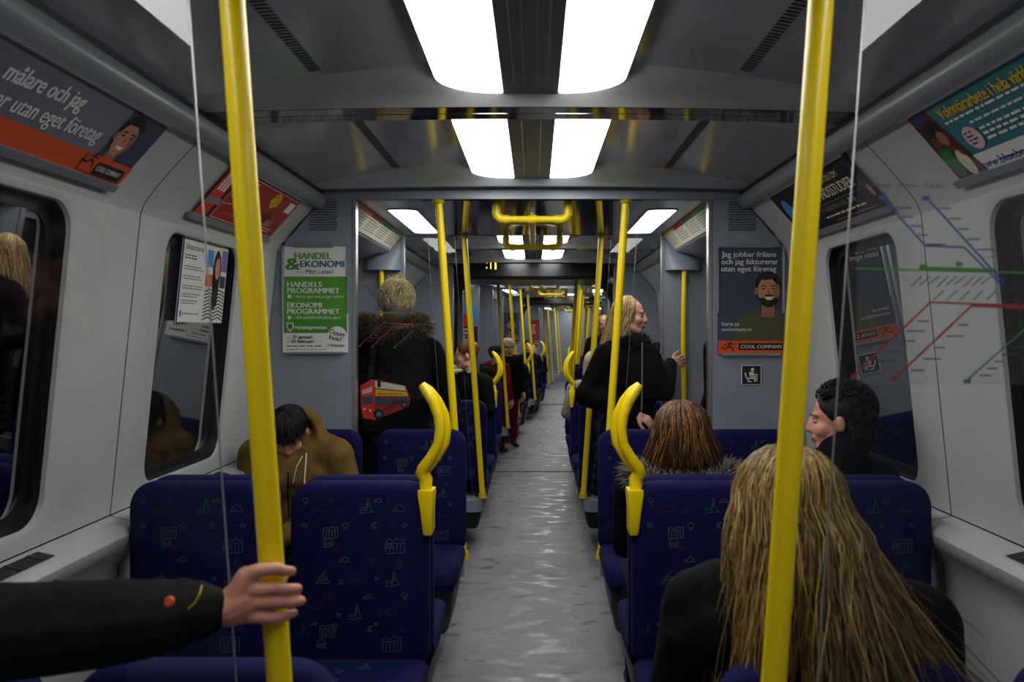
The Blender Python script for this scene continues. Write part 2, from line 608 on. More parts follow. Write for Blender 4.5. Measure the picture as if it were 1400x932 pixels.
def bulkhead(y, thick, xi=0.895, grille=False, name='wall'):
    for side in (-1, 1):
        pts = [(xi, 0.0), (1.335, 0.0), (1.37, 0.66), (1.29, 0.83), (1.39, 0.895), (1.29, 1.89), (1.085, 2.14), (1.05, 2.205), (xi, 2.205)]
        mb = MB()
        mb.loft([[(side * x, y, z) for x, z in pts], [(side * x, y + thick, z) for x, z in pts]], 'wall_grey')
        b = struct('wall_%s_bulkhead' % ('left' if side < 0 else 'right'), mb, smooth=False)
        ed = MB()
        ed.box((side * xi - 0.008, y - 0.004, 0.0), (side * xi + 0.008, y + thick + 0.004, 2.17), 'steel')
        obj('edge_strip', ed, b, smooth=False)
        if grille:
            gm = MB()
            for i in range(11):
                for j in range(12):
                    gx = side * 1.055 + (i - 5) * 0.0125 + (0.00625 if j % 2 else 0)
                    gz = 2.085 + (j - 5.5) * 0.0125
                    gm.add([(gx + 0.0046 * math.cos(R(60 * k)), y - 0.0012, gz + 0.0046 * math.sin(R(60 * k))) for k in range(6)], [tuple(range(6))], 'black')
            tag(obj('speaker_holes', gm, b, smooth=False), kind='stuff')

def header(y0, y1, zb=2.17, m='wall_grey'):
    mb = MB()
    mb.box((-1.06, y0, zb), (1.06, y1, 2.33), m)
    struct('trim_3', mb, smooth=False)

def pole_x(z):
    return 0.4275 + 0.0697 * (z - 1.5)

POLE_GROUP = 'slanted yellow grab poles'
def pole(y, side, label, zb=0.36, zt=2.17):
    p = MB()
    n = 12
    pts = [(side * pole_x(zb + (zt - zb) * k / n), 0, zb + (zt - zb) * k / n) for k in range(n + 1)]
    p.tube(pts, 0.0195, 'yellow', 20)
    root = empty('grab_pole', T(0, y, 0), label, 'pole', POLE_GROUP)
    obj('tube', p, root)
    f = MB()
    x = side * pole_x(zb)
    f.tube([(x, 0, zb - 0.004), (x + side * 0.001, 0, zb + 0.03)], [0.032, 0.024], 'yellow_dark', 18)
    obj('foot_socket', f, root)
    f = MB()
    x = side * pole_x(zt)
    f.tube([(x, 0, zt - 0.02), (x, 0, zt)], [0.026, 0.034], 'yellow_dark', 18)
    obj('ceiling_socket', f, root)

def screen(y, side, label, mapped=False, thick=0.010, group='glass screens beside the poles'):
    """glass screen between bulkhead edge and pole, standing on a grey ledge"""
    root = empty('glass_screen', T(0, y, 0), label, 'glass screen', group)
    xo = 1.30
    g = MB()
    zt, zb = 2.165, 0.36
    inner = lambda z: pole_x(z) + 0.068
    a = [(side * inner(zb), zb), (side * 0.89, zb), (side * 0.89, zt), (side * inner(zt), zt)]
    g.add([(x, 0, z) for x, z in a], [(0, 1, 2, 3)], 'screen_glass')
    obj('pane', g, root, smooth=False)
    e = MB()
    e.loft([[(side * (inner(z)), -0.003, z), (side * (inner(z) + 0.0009), -0.003, z), (side * (inner(z) + 0.0009), 0.003, z), (side * (inner(z)), 0.003, z)] for z in (zb, 1.2, zt)], 'glass_edge')
    obj('polished_edge', e, root, smooth=False)
    l = MB()
    out = rrect(0.345, 0.90, -0.07, 0.07, (0.069, 0.004, 0.004, 0.069), 6)
    l.loft([[(side * x, v, z) for x, v in out] for z in (0.27, 0.35)] , 'wall_grey')
    obj('ledge', l, root)
    l = MB()
    l.box((min(side * 0.40, side * 0.90), -0.02, 0.35), (max(side * 0.40, side * 0.90), 0.02, 0.372), 'steel')
    obj('glass_channel', l, root, smooth=False)
    return root

def handrail(y0, y1, label):
    """H-shaped yellow rail under the vestibule ceiling"""
    root = empty('ceiling_handrail', T(0, 0, 0), label, 'handrail', 'yellow ceiling handrails')
    zc, zr, hw = 2.17, 2.085, 0.185
    for y in (y0, y1):
        m = MB()
        pts = [(-hw, y, zc)] + [(-hw, y, zr + 0.035)] + [(-hw + 0.035 - 0.035 * math.cos(R(a)), y, zr + 0.035 - 0.035 * math.sin(R(a))) for a in (22, 45, 68, 90)]
        pts += [(-x, yy, z) for x, yy, z in reversed(pts)]
        m.tube(pts, 0.0185, 'yellow', 16)
        obj('cross_bar', m, root)
        for s in (-1, 1):
            m = MB()
            m.tube([(s * hw, y, zr + 0.075), (s * hw, y, zr + 0.030)] + [(s * (hw - 0.035 + 0.035 * math.cos(R(a))), y, zr + 0.035 - 0.035 * math.sin(R(a))) for a in (30, 60, 90)] + [(s * (hw - 0.065), y, zr)], 0.0235, 'yellow', 16)
            obj('elbow_joint', m, root)
        m = MB()
        m.tube([(-0.022, y, zr), (0.022, y, zr)], 0.0235, 'yellow', 16)
        obj('tee_joint', m, root)
    m = MB()
    m.tube([(0, y0, zr), (0, y1, zr)], 0.0185, 'yellow', 16)
    obj('long_bar', m, root)

VN = [0]
def vestibule(y0, y1, near_bulk=True, far_bulk=True, lit=True, detail=True, rail=True, screens=True):
    """door area: doors, low glossy ceiling, lights, bulkheads with screens and poles at both ends"""
    n = ORD[VN[0]]
    VN[0] += 1
    mb = MB()
    mb.box((-0.56, y0, 2.17), (0.56, y1, 2.20), 'gloss_dark')
    for s in (-1, 1):
        mb.box((min(s * 0.56, s * 0.89), y0, 2.1705), (max(s * 0.56, s * 0.89), y1, 2.20), 'panel_grey')
        mb.extr([(s * 0.89, 2.172), (s * 0.975, 2.055), (s * 0.985, 2.05), (s * 1.29, 1.97)], y0, y1, 'panel_grey')
    struct('ceiling', mb, smooth=False)
    for s in (-1, 1):
        sn = 'left' if s < 0 else 'right'
        root = empty('door_light', T(0, 0, 0), 'short white ceiling light above the %s doors of the %s vestibule' % (sn, n), 'light', 'short lights above the doors')
        o = rrect(0.635, 0.79, y0 + 0.33, y1 - 0.15, (0.05, 0.02, 0.05, 0.02), 5)
        d = MB()
        d.add([(s * x, y, 2.1665) for x, y in o], [tuple(range(len(o)))], 'lamp')
        obj('diffuser', d, root, smooth=False)
        f = MB()
        cx, cy = 0.7125, (y0 + y1) / 2 + 0.09
        g = [(cx + (x - cx) * 1.12, cy + (y - cy) * 1.02) for x, y in o]
        f.loft([[(s * x, y, 2.166) for x, y in o], [(s * x, y, 2.165) for x, y in g], [(s * x, y, 2.1715) for x, y in g]], 'trim_grey', True, False)
        obj('frame', f, root)
        # pair of sliding doors
        jm = MB()
        jm.box((min(s * 1.325, s * 1.37), y0 + 0.02, 0), (max(s * 1.325, s * 1.37), y0 + 0.10, 1.98), 'wall_grey')
        jm.box((min(s * 1.325, s * 1.37), y1 - 0.10, 0), (max(s * 1.325, s * 1.37), y1 - 0.02, 1.98), 'wall_grey')
        struct('trim_4', jm, smooth=False)
        ym = (y0 + y1) / 2
        for a, b in ((y0 + 0.10, ym), (ym, y1 - 0.10)):
            WIN[0] += 1
            dm = MB()
            hole = rrect(a + 0.12, b - 0.12, 0.85, 1.85, 0.09, 5)
            cy, cz = (a + b) / 2, 1.35
            outer = []
            for y, z in hole:
                dy, dz = y - cy, z - cz
                k = min((b - 0.004 - cy) / abs(dy) if abs(dy) > 1e-6 else 1e9, ((1.97 - cz) / dz) if dz > 0 else ((0.02 - cz) / dz if dz < 0 else 1e9))
                outer.append([cy + dy * k, cz + dz * k])
            for c in ((a + 0.004, 0.02), (b - 0.004, 0.02), (b - 0.004, 1.97), (a + 0.004, 1.97)):
                i = min(range(len(outer)), key=lambda q: (outer[q][0] - c[0]) ** 2 + (outer[q][1] - c[1]) ** 2)
                outer[i] = list(c)
            dm.loft([[(s * 1.345, y, z) for y, z in outer], [(s * 1.345, y, z) for y, z in hole], [(s * 1.36, y, z) for y, z in hole]], 'wall_grey', True, False)
            d = struct('door_%d' % (WIN[0]), dm)
            pm = MB()
            pm.add([(s * 1.356, y, z) for y, z in hole], [tuple(range(len(hole)))], 'window_glass')
            obj('pane', pm, d, smooth=False)
            em = MB()
            yy = ym + (0.006 if a >= ym else -0.006)
            em.box((min(s * 1.338, s * 1.35), yy - 0.006, 0.02), (max(s * 1.338, s * 1.35), yy + 0.006, 1.97), 'rubber')
            obj('edge_seal', em, d, smooth=False)
        bk = MB()
        bk.box((min(s * 1.39, s * 1.40), y0, 0), (max(s * 1.39, s * 1.40), y1, 0.84), 'black')
        obj('door_backing', bk, d, smooth=False)
    if rail:
        handrail(y0 + 0.10, y1 - 0.02, 'yellow H-shaped handrail under the ceiling of the %s vestibule' % n)
    for s in (-1, 1):
        sn = 'left' if s < 0 else 'right'
        for which, y in (('near', y0), ('far', y1)):
            if y < 0.5 or not screens:
                continue
            pole(y, s, 'slanted yellow pole %s of the aisle, %s end of the %s vestibule' % (sn, which, n))
            screen(y, s, 'glass screen %s of the aisle at the %s end of the %s vestibule' % (sn, which, n))
    return n

def far_hood(y, side, label_n):
    """grey hooded grab point on the bulkhead facing the vestibule"""
    sn = 'left' if side < 0 else 'right'
    root = empty('hooded_grab_bar', T(side * 1.035, y, 0), 'bowed yellow bar under a grey hood on the %s bulkhead of the %s vestibule' % (sn, label_n), 'grab bar', 'hooded grab bars by the doors')
    h = MB()
    def half(d, w, z):
        return [(w * math.cos(R(a)), -d * math.sin(R(a)), z) for a in range(0, 181, 12)]
    h.loft([half(0.095, 0.125, 1.925), half(0.088, 0.125, 1.945), half(0.05, 0.13, 2.04), half(0.006, 0.13, 2.13)], 'wall_grey')
    obj('hood', h, root)
    b = MB()
    pts = [(side * -0.012 * 0, -0.055 - 0.03 * math.sin(math.pi * k / 14), 1.93 - 0.93 * k / 14) for k in range(15)]
    pts = [(x + side * -0.012 * math.sin(math.pi * k / 14), yy, z) for k, (x, yy, z) in enumerate(pts)]
    pts.append((0, -0.01, 0.985))
    b.tube(pts, 0.017, 'yellow', 16)
    obj('bar', b, root)

# ------------------------------------------------------------------ build the shell
def floor_run(y0, y1, m='floor_vinyl'):
    mb = MB()
    mb.box((-1.37, y0 + 0.002, -0.04), (1.37, y1 - 0.002, 0.0), m)
    return struct('floor', mb, smooth=False)

BAYS1 = [(1.31, 2.77, (1.50, 2.38)), (2.77, 4.23, (3.0, 3.72)), (5.84, 7.30, (6.1, 6.95)), (7.30, 8.76, (7.55, 8.35))]
floor_run(-0.4, 9.02)
fb = MB()
fb.box((-1.5, -0.5, -0.08), (1.5, 9.6, -0.045), 'black')
struct('floor_base', fb, smooth=False)
for y0, y1, w in BAYS1:
    for s in (-1, 1):
        side_wall(y0, y1, s, w)
    seat_ceiling(y0, y1, perf=4 if y1 < 3 else 2)
    for s in (-1, 1):
        panel_light(y0, y1, s)
ew = MB()
ew.box((-1.4, -0.40, 0), (1.4, -0.34, 2.35), 'wall_grey')
struct('wall_back', ew, smooth=False)
bulkhead(-0.31, 0.04)
header(-0.31, -0.25)
vestibule(-0.27, 1.325, rail=True)
bulkhead(1.27, 0.035)
header(1.25, 1.36, 2.17)
bulkhead(4.235, 0.045, grille=True)
header(4.225, 4.29)
vn = vestibule(4.26, 5.815)
bulkhead(5.80, 0.045)
header(5.785, 5.85)
for s in (-1, 1):
    far_hood(5.80, s, vn)

# gangway: black beam with a display, dark bellows
def gangway(y0, y1, label, led=True):
    bulkhead(y0 - 0.05, 0.05, xi=0.84)
    root = empty('display_beam', T(0, y0, 0), label, 'display', None)
    b = MB()
    b.box((-0.87, -0.04, 2.085), (0.87, 0.12, 2.32), 'black_gloss')
    obj('beam', b, root, smooth=False)
    b = MB()
    b.extr([(-0.87, 2.085), (-0.82, 2.075), (0.82, 2.075), (0.87, 2.085)], -0.05, 0.12, 'rubber')
    obj('lower_lip', b, root, smooth=False)
    if led:
        d = MB()
        for zz in (2.165, 2.215):
            d.box((-0.493, -0.043, zz), (-0.481, -0.041, zz + 0.013), 'led')
        d.box((-0.449, -0.043, 2.16), (-0.439, -0.041, 2.23), 'led')
        d.box((-0.403, -0.043, 2.155), (-0.387, -0.041, 2.235), 'led')
        obj('lit_digits', d, root, smooth=False)
    for s in (-1, 1):
        w = MB()
        n = 12
        prof = []
        for k in range(2 * n + 1):
            prof.append((s * (0.90 + (0.03 if k % 2 else 0.0)), y0 + 0.12 + (y1 - y0 - 0.14) * k / (2 * n)))
        w.loft([[(x, y, z) for x, y in prof] for z in (0, 1.85)] + [[(x - s * 0.05, y, 1.98) for x, y in prof]] + [[(x - s * 0.16, y, 2.06) for x, y in prof]], 'rubber', False, False)
        struct('wall_%s_bellows' % ('left' if s < 0 else 'right'), w, smooth=False)
        c = MB()
        arc = [(s * (0.64 + 0.20 * math.cos(R(a))), 1.885 + 0.20 * math.sin(R(a))) for a in range(0, 91, 15)]
        pts = [(s * 0.845, 1.6)] + arc + [(s * 0.60, 2.09), (s * 0.88, 2.09), (s * 0.88, 1.6)]
        c.loft([[(x, y, z) for x, z in pts] for y in (y0 - 0.045, y0 + 0.02)], 'rubber')
        obj('corner_fillet', c, root, smooth=False)
    cm = MB()
    cm.box((-0.80, y0 + 0.12, 2.06), (0.80, y1, 2.10), 'dark_strip')
    struct('ceiling', cm, smooth=False)
    fm = MB()
    fm.box((-0.95, y0 + 0.265, -0.04), (0.95, y1 + 0.03, 0.004), 'floor_vinyl')
    struct('floor', fm, smooth=False)

gangway(8.80, 9.95, 'black overhead beam with small yellow lit digits at the gangway')

# second car, turned to the right by the curve
CUR = T(0, 9.5, 0) @ RZ(-4.4) @ T(0, -9.5, 0)
BAYS2 = [(11.4, 12.85, (11.65, 12.5)), (14.3, 15.75, (14.55, 15.4)), (15.75, 17.2, (16.0, 16.9)), (19.8, 21.25, (20.05, 20.95)), (21.25, 22.7, (21.5, 22.4)), (24.3, 25.75, (24.55, 25.4))]
floor_run(10.02, 17.4)
floor_run(18.2, 26.0)
for y0, y1, w in BAYS2:
    for s in (-1, 1):
        side_wall(y0, y1, s, w)
    seat_ceiling(y0, y1, perf=2)
    for s in (-1, 1):
        panel_light(y0, y1, s)
bulkhead(9.98, 0.05)
header(9.98, 10.03)
vestibule(10.03, 11.38)
bulkhead(11.36, 0.04)
header(11.36, 11.42)
bulkhead(12.84, 0.04)
header(12.83, 12.88)
vestibule(12.88, 14.27)
bulkhead(14.26, 0.04)
header(14.26, 14.32)
gangway(17.25, 18.2, 'farthest black overhead beam at the second gangway', led=False)
vestibule(18.25, 19.78)
bulkhead(18.2, 0.04)
bulkhead(19.78, 0.04)
header(19.78, 19.83)
bulkhead(22.7, 0.04)
vestibule(22.74, 24.28)
bulkhead(24.28, 0.04)
ew = MB()
ew.box((-1.4, 25.8, 0), (1.4, 25.86, 2.35), 'wall_grey')
struct('wall_front', ew, smooth=False)
CUR2 = CUR.copy()
CUR = Matrix.Identity(4)
# ================================================================== SEATS
def ic(kind):
    """line drawings printed on the fabric, as polylines in a unit box"""
    if kind == 'church':
        return [[(.1, 0), (.1, .28), (.45, .28), (.45, 0)], [(.45, .28), (.5, .8), (.56, 1), (.62, .8), (.68, .28)], [(.52, .28), (.52, .7)], [(.0, -.12), (.95, .02)], [(.68, .28), (.8, .2), (.8, 0)], [(.1, .14), (.45, .14)]]
    if kind == 'house':
        return [[(0, 0), (0, .7), (.2, .85), (.4, .7), (.6, .9), (.8, .75), (1, .9), (1, 0)], [(.2, 0), (.2, .5)], [(.4, 0), (.4, .5)], [(.6, .1), (.6, .55)], [(.8, .1), (.8, .55)], [(0, -.1), (1, .0)], [(.05, .55), (.95, .62)]]
    if kind == 'star':
        p = [(0.5 + (0.5 if k % 2 == 0 else .22) * math.sin(R(36 * k)), .5 + (0.5 if k % 2 == 0 else .22) * math.cos(R(36 * k))) for k in range(11)]
        return [p]
    if kind == 'moon':
        return [[(.5 + .5 * math.cos(R(a)), .5 + .5 * math.sin(R(a))) for a in range(60, 301, 30)], [(.6 + .32 * math.cos(R(a)), .5 + .34 * math.sin(R(a))) for a in range(70, 291, 30)]]
    if kind == 'tree':
        return [[(.5 + .4 * math.cos(R(a)), .65 + .35 * math.sin(R(a))) for a in range(0, 361, 40)], [(.5, .3), (.5, 0)], [(.25, 0), (.8, 0)]]
    if kind == 'dome':
        return [[(.5 + .5 * math.cos(R(a)), .1 + .7 * math.sin(R(a))) for a in range(0, 181, 22)], [(-.05, .1), (1.05, .0)], [(.25, .1), (.3, .5)]]
    if kind == 'boat':
        return [[(0, .25), (.15, 0), (.85, 0), (1, .25), (0, .25)], [(.2, .25), (.2, .5), (.75, .5), (.8, .25)], [(.35, .5), (.35, .8), (.6, .8)]]
    if kind == 'box':
        return [[(.1, 0), (.1, .7), (.5, 1), (.9, .75), (.9, .05), (.1, 0)], [(.3, .1), (.3, .6)], [(.5, .1), (.5, .65)], [(.7, .1), (.7, .62)], [(.12, .35), (.9, .38)]]
    if kind == 'pagoda':
        return [[(0, 0), (1, .1), (.85, .3), (.15, .22), (0, 0)], [(.2, .35), (.8, .42), (.7, .6), (.3, .55), (.2, .35)], [(.45, .6), (.5, .85), (.75, 1)]]
    if kind == 'car':
        return [[(0, .2), (.1, .5), (.35, .55), (.5, .8), (.8, .75), (.95, .5), (1, .25), (.8, .2), (.7, .35), (.6, .2), (.4, .2), (.3, .35), (.2, .2), (0, .2)]]
    return [[(0, 0), (1, 0), (1, 1), (0, 1), (0, 0)]]

ICONS = [('church', .085, .58, .90, 'pr_green'), ('dome', .055, .90, .90, 'pr_grey'), ('car', .04, .72, .965, 'pr_sand'), ('tree', .034, .06, .965, 'pr_grey'), ('star', .032, .30, .965, 'pr_dim'),
         ('star', .034, .05, .77, 'pr_grey'), ('tree', .04, .42, .76, 'pr_sand'), ('moon', .034, .70, .77, 'pr_sand'), ('star', .034, .97, .77, 'pr_grey'),
         ('box', .055, .25, .62, 'pr_grey'), ('house', .095, .83, .58, 'pr_grey'), ('car', .075, .18, .88, 'pr_red'),
         ('car', .05, .40, .49, 'pr_sand'), ('star', .038, .66, .49, 'pr_red'), ('boat', .04, .92, .48, 'pr_dim'),
         ('pagoda', .075, .18, .33, 'pr_sand'), ('box', .05, .50, .33, 'pr_dim'), ('church', .085, .82, .32, 'pr_grey'),
         ('star', .03, .30, .24, 'pr_red'), ('car', .042, .62, .20, 'pr_sand'), ('tree', .036, .97, .21, 'pr_sand'),
         ('church', .085, .48, .06, 'pr_grey'), ('dome', .06, .82, .08, 'pr_dim'), ('car', .08, .12, .10, 'pr_red'),
         ('tree', .04, .32, -.04, 'pr_sand'), ('moon', .034, .66, -.05, 'pr_sand'), ('star', .034, .95, -.05, 'pr_dim'), ('box', .055, .18, -.18, 'pr_grey'), ('house', .095, .80, -.20, 'pr_grey')]

def stroke(mb, pts, w, m, f):
    for (x0, y0), (x1, y1) in zip(pts[:-1], pts[1:]):
        dx, dy = x1 - x0, y1 - y0
        L = math.hypot(dx, dy) or 1e-6
        nx, ny = -dy / L * w / 2, dx / L * w / 2
        mb.add([f(x0 - nx, y0 - ny), f(x1 - nx, y1 - ny), f(x1 + nx, y1 + ny), f(x0 + nx, y0 + ny)], [(0, 1, 2, 3)], m)

ICONS = [(k, sz * 0.62, u, v, m) for k, sz, u, v, m in ICONS]
ICONS += [(k, sz * 0.8, (u + 0.42) % 1.0, (v + 0.115) if v < .85 else v - .97, ('pr_dim', 'pr_sand', 'pr_grey', 'pr_red')[i % 4]) for i, (k, sz, u, v, m) in enumerate(ICONS[::2])]
SW = 0.222      # half seat width
def seat_meshes():
    out = {}
    b = MB()
    # backrest: softly padded slab, slightly waisted, wings at the bottom
    rings = []
    o = rrect(-SW, SW, 0.44, 1.02, (0.03, 0.03, 0.075, 0.075), 7)
    for y, ins in ((0.0, 0.030), (0.004, 0.016), (0.014, 0.005), (0.03, 0.0), (0.062, 0.0), (0.078, 0.006), (0.086, 0.02)):
        ring = []
        for x, z in o:
            k = 1 - ins / SW
            kz = 1 - ins / 0.29
            ring.append((x * k, y, 0.73 + (z - 0.73) * kz))
        rings.append(ring)
    b.loft(rings, 'seat_blue')
    out['backrest'] = b.mesh('backrest', angle=60)
    c = MB()
    rings = []
    for y, zt, zb, ins in ((0.01, 0.462, 0.38, 0.0), (-0.05, 0.462, 0.375, 0.0), (-0.30, 0.475, 0.37, 0.0), (-0.38, 0.472, 0.36, 0.004), (-0.425, 0.450, 0.355, 0.012), (-0.445, 0.415, 0.36, 0.025)):
        rings.append([(x, y, z) for x, z in rrect(-SW + 0.002 + ins, SW - 0.002 - ins, zb, zt, 0.032, 4)])
    c.loft(rings, 'seat_blue')
    out['cushion'] = c.mesh('cushion', angle=60)
    s = MB()
    rings = []
    for z, y0, y1, w in ((0.37, -0.40, 0.075, 0.205), (0.26, -0.36, 0.07, 0.19), (0.14, -0.27, 0.06, 0.165), (0.115, -0.25, 0.05, 0.15)):
        rings.append([(x, y, z) for x, y in rrect(-w, w, y0, y1, 0.03, 3)])
    s.loft(rings, 'seat_shell')
    out['under_shell'] = s.mesh('under_shell')
    p = MB()
    for kind, size, u, v, m in ICONS:
        for front in (True, False):
            cx, cz = -SW + 0.025 + u * (2 * SW - 0.10), 0.57 + v * 0.40
            if cz < 0.475 or cz + size > 1.0:
                if cz + size > 1.0:
                    cz = 0.995 - size
            rot = random.uniform(-0.15, 0.15)
            def f(a, bb, cx=cx, cz=cz, size=size, front=front):
                x = cx + a * size * (1 if front else 1)
                z = cz + bb * size * 0.85
                if front:
                    return (x, -0.0015, z)
                return (-x, 0.0872, z)
            for pl in ic(kind):
                stroke(p, pl, 0.0021 / size, m, f)
    for kind, size, u, v, m in ICONS[::3]:
        cx, cy = -SW + 0.03 + u * (2 * SW - 0.10), -0.06 - (1 - abs(v)) * 0.26
        for pl in ic(kind):
            stroke(p, pl, 0.0021 / size, m, lambda a, bb, cx=cx, cy=cy, size=size: (cx + a * size, cy + bb * size, 0.4635 + (0.0125 if cy + bb * size < -0.25 else max(0, (-0.05 - (cy + bb * size)) / 0.25 * 0.0125)) + 0.0012))
    out['fabric_print'] = p.mesh('fabric_print', smooth=False)
    return out

SEAT = seat_meshes()
ROWN = {}
def seat(x, y, away, label, dz=0.0):
    root = empty('seat', T(x, y, dz) @ (RZ(180) if away else Matrix.Identity(4)), label, 'seat', 'blue patterned seats')
    for k in ('backrest', 'cushion', 'under_shell', 'fabric_print'):
        o = bpy.data.objects.new(k, SEAT[k])
        COL.objects.link(o)
        o.parent = root
        if k == 'fabric_print':
            o['kind'] = 'stuff'
    return root

ROW = [0]
def seat_row(y, away, sides=(-1, 1), dz=0.0):
    n = ORD[ROW[0]]
    got = {}
    ROW[0] += 1
    for s in sides:
        sn = 'left' if s < 0 else 'right'
        for x, w in ((0.548, 'aisle'), (1.062, 'window')):
            got[(s, w)] = seat(s * x, y, away, dz=dz, label='dark blue patterned %s seat %s of the aisle in the %s row, %s' % (w, sn, n, 'facing away' if away else 'facing the camera'))
        # wall beam that carries the cantilevered pair
        t = MB()
        t.box((min(s * 0.40, s * 1.36), -0.03, 0.25), (max(s * 0.40, s * 1.36), 0.03, 0.31), 'dark_strip')
        bm = obj('seat_beam', t, None, T(0, y + (-0.14 if not away else 0.14), 0), smooth=False)
        tag(bm, 'grey wall beam under the %s seats of the %s row' % (sn, n), 'seat beam', 'beams under the seats')
    return got

def grab_handle(seat_o, side, label):
    """horn-shaped yellow loop in a socket on the aisle corner of a seat back (the seat faces the camera)"""
    M = T(side * 0.338 - side * 0.548, 0.034, 0.885)
    m = MB()
    def path(dx, dy):
        c = [(0.000, 0.145), (0.012, 0.165), (0.004, 0.18), (-0.022, 0.215), (-0.046, 0.258), (-0.052, 0.305), (-0.045, 0.35), (-0.028, 0.392), (-0.006, 0.425), (0.012, 0.446)]
        return [(side * (px - dx * math.sin(math.pi * i / 9)), dy * math.sin(math.pi * i / 9), pz) for i, (px, pz) in enumerate(c)]
    for dx, dy in ((-0.004, -0.018), (0.014, 0.022)):
        m.tube([(0, 0, 0.06), (0, 0, 0.11)] + path(dx, dy), [0.021, 0.021, 0.022, 0.0205, 0.019, 0.0170, 0.0160, 0.0160, 0.0160, 0.0165, 0.0170, 0.013], 'yellow', 14)
    h = obj('grab_handle', m, seat_o, M)
    h['label'] = label
    m = MB()
    ring = lambda z, w, d, ox=0: [(side * ox + x, yy, z) for x, yy in rrect(-w, w, -d, d, 0.007, 3)]
    m.loft([ring(-0.03, 0.013, 0.036, -0.010), ring(-0.02, 0.016, 0.040, -0.010), ring(0.05, 0.020, 0.042, -0.006), ring(0.10, 0.026, 0.042, -0.004), ring(0.112, 0.025, 0.041, -0.004)], 'yellow')
    obj('socket', m, h)

HL = 'curved yellow grab handle'
seat_row(1.49, True, dz=-0.085)
ga = seat_row(2.67, False)
seat_row(2.87, True)
seat_row(4.11, False)
for s in (-1, 1):
    grab_handle(ga[(s, 'aisle')], s, HL)
seat_row(5.99, True)
ga = seat_row(7.20, False)
seat_row(7.40, True)
seat_row(8.62, False)
for s in (-1, 1):
    grab_handle(ga[(s, 'aisle')], s, HL)
CUR = CUR2
for y, aw in ((11.56, True), (12.72, False), (14.46, True), (15.65, False), (15.85, True), (17.05, False)):
    ga = seat_row(y, aw)
    if y in (12.72, 15.65):
        for s in (-1, 1):
            grab_handle(ga[(s, 'aisle')], s, HL)
CUR = Matrix.Identity(4)
# ================================================================== POSTERS, SIGNS, MAPS
for nm, c in (('k_white', (212, 210, 206)), ('k_green', (72, 140, 34)), ('k_green2', (58, 128, 40)), ('k_blue', (24, 92, 120)), ('k_ink', (40, 44, 52)), ('k_grey', (120, 122, 122)),
              ('k_slate', (52, 60, 78)), ('k_slate2', (104, 107, 120)), ('k_orange', (204, 76, 28)), ('k_skin', (186, 128, 98)), ('k_skin2', (150, 96, 72)), ('k_hair', (20, 17, 16)),
              ('k_olive', (72, 74, 40)), ('k_olive2', (60, 62, 34)), ('k_red', (150, 28, 26)), ('k_red2', (206, 48, 28)), ('k_dkred', (96, 16, 18)), ('k_teal', (42, 110, 118)), ('k_yellow', (206, 170, 20)),
              ('k_navy', (26, 40, 110)), ('k_pink', (206, 172, 176)), ('k_black', (14, 14, 16)), ('k_brown', (92, 50, 34)), ('k_leaf', (30, 110, 60)), ('k_cream', (206, 200, 176)),
              ('k_sky', (70, 130, 190)), ('k_maroon', (80, 20, 34)), ('k_lav', (110, 100, 170)), ('m_blue', (44, 58, 112)), ('m_green', (62, 108, 50)), ('m_red', (132, 44, 48)), ('m_grey', (62, 66, 78))):
    mat(nm, c, 0.55)

class PP(Print):
    """print placed with photo pixels on a known sheet"""
    def __init__(s, fr):
        super().__init__()
        s.fr = fr
    def q(s, pts):
        return [s.fr.uv(*p) for p in pts]
    def ppoly(s, pts, m):
        return s.poly(s.q(pts), m)
    def prect(s, x0, y0, x1, y1, m):
        return s.ppoly([(x0, y1), (x1, y1), (x1, y0), (x0, y0)], m)
    def pell(s, cx, cy, rx, ry, m, **k):
        u, v = s.fr.uv(cx, cy)
        return s.ell(u, v, abs(s.fr.uv(cx + rx, cy)[0] - u), abs(s.fr.uv(cx, cy - ry)[1] - v), m, **k)
    def ptext(s, txt, p0, p1, cap, m, bold=0.0, slant=0.0):
        u0, v0 = s.fr.uv(*p0)
        u1, v1 = s.fr.uv(*p1)
        return s.text(txt, u0, v0, cap, m, width=math.hypot(u1 - u0, v1 - v0), bold=bold, slant=slant, rot=math.degrees(math.atan2(v1 - v0, u1 - u0)))

def sheet(name, fr, x0, y0, x1, y1, m, label, cat='poster', group=None, thick=0.003):
    """root at the sheet's frame with a thin backing card"""
    root = empty(name, fr.M, label, cat, group)
    c = MB()
    c.box((x0, y0, -thick), (x1, y1, 0.0), m)
    obj('card', c, root, smooth=False)
    return root

def rail(root, name, x0, y0, x1, y1, m='steel', h=0.006):
    b = MB()
    b.box((x0, y0, -0.003), (x1, y1, h), m)
    return obj(name, b, root, smooth=False)

# --- poster on the left bulkhead
Yp = 4.225
fl = Frame((CAMX + (432 - VX) * Yp / FPX, Yp, CAMZ - (410 - VY) * Yp / FPX), (1, 0, 0), (0, 0, 1))
u0, v0 = fl.uv(386.5, 482); u1, v1 = fl.uv(476, 337)
r = sheet('poster', fl, u0, v0, u1, v1, 'k_white', 'green and white trade school poster on the left grey bulkhead', 'poster')
p = PP(fl); cp = Yp / FPX
p.prect(388, 378, 474.5, 455, 'k_green')
p.up()
p.prect(388, 437, 474.5, 455, 'k_green2')
p.up()
p.ptext('HANDEL', (403, 354), (453, 354), 9 * cp, 'k_green', 0.02)
p.ptext('EKONOMI', (411, 365), (470.5, 365), 9 * cp, 'k_blue', 0.02)
p.ptext('&', (391, 368.5), (410, 368.5), 16 * cp, 'k_green2', 0.02)
p.ptext('— Mitt i stan!', (406, 374), (455, 374), 6.2 * cp, 'k_ink', 0.0, slant=0.2)
p.ptext('HANDELS', (393, 392), (440, 392), 7.2 * cp, 'k_white', 0.02)
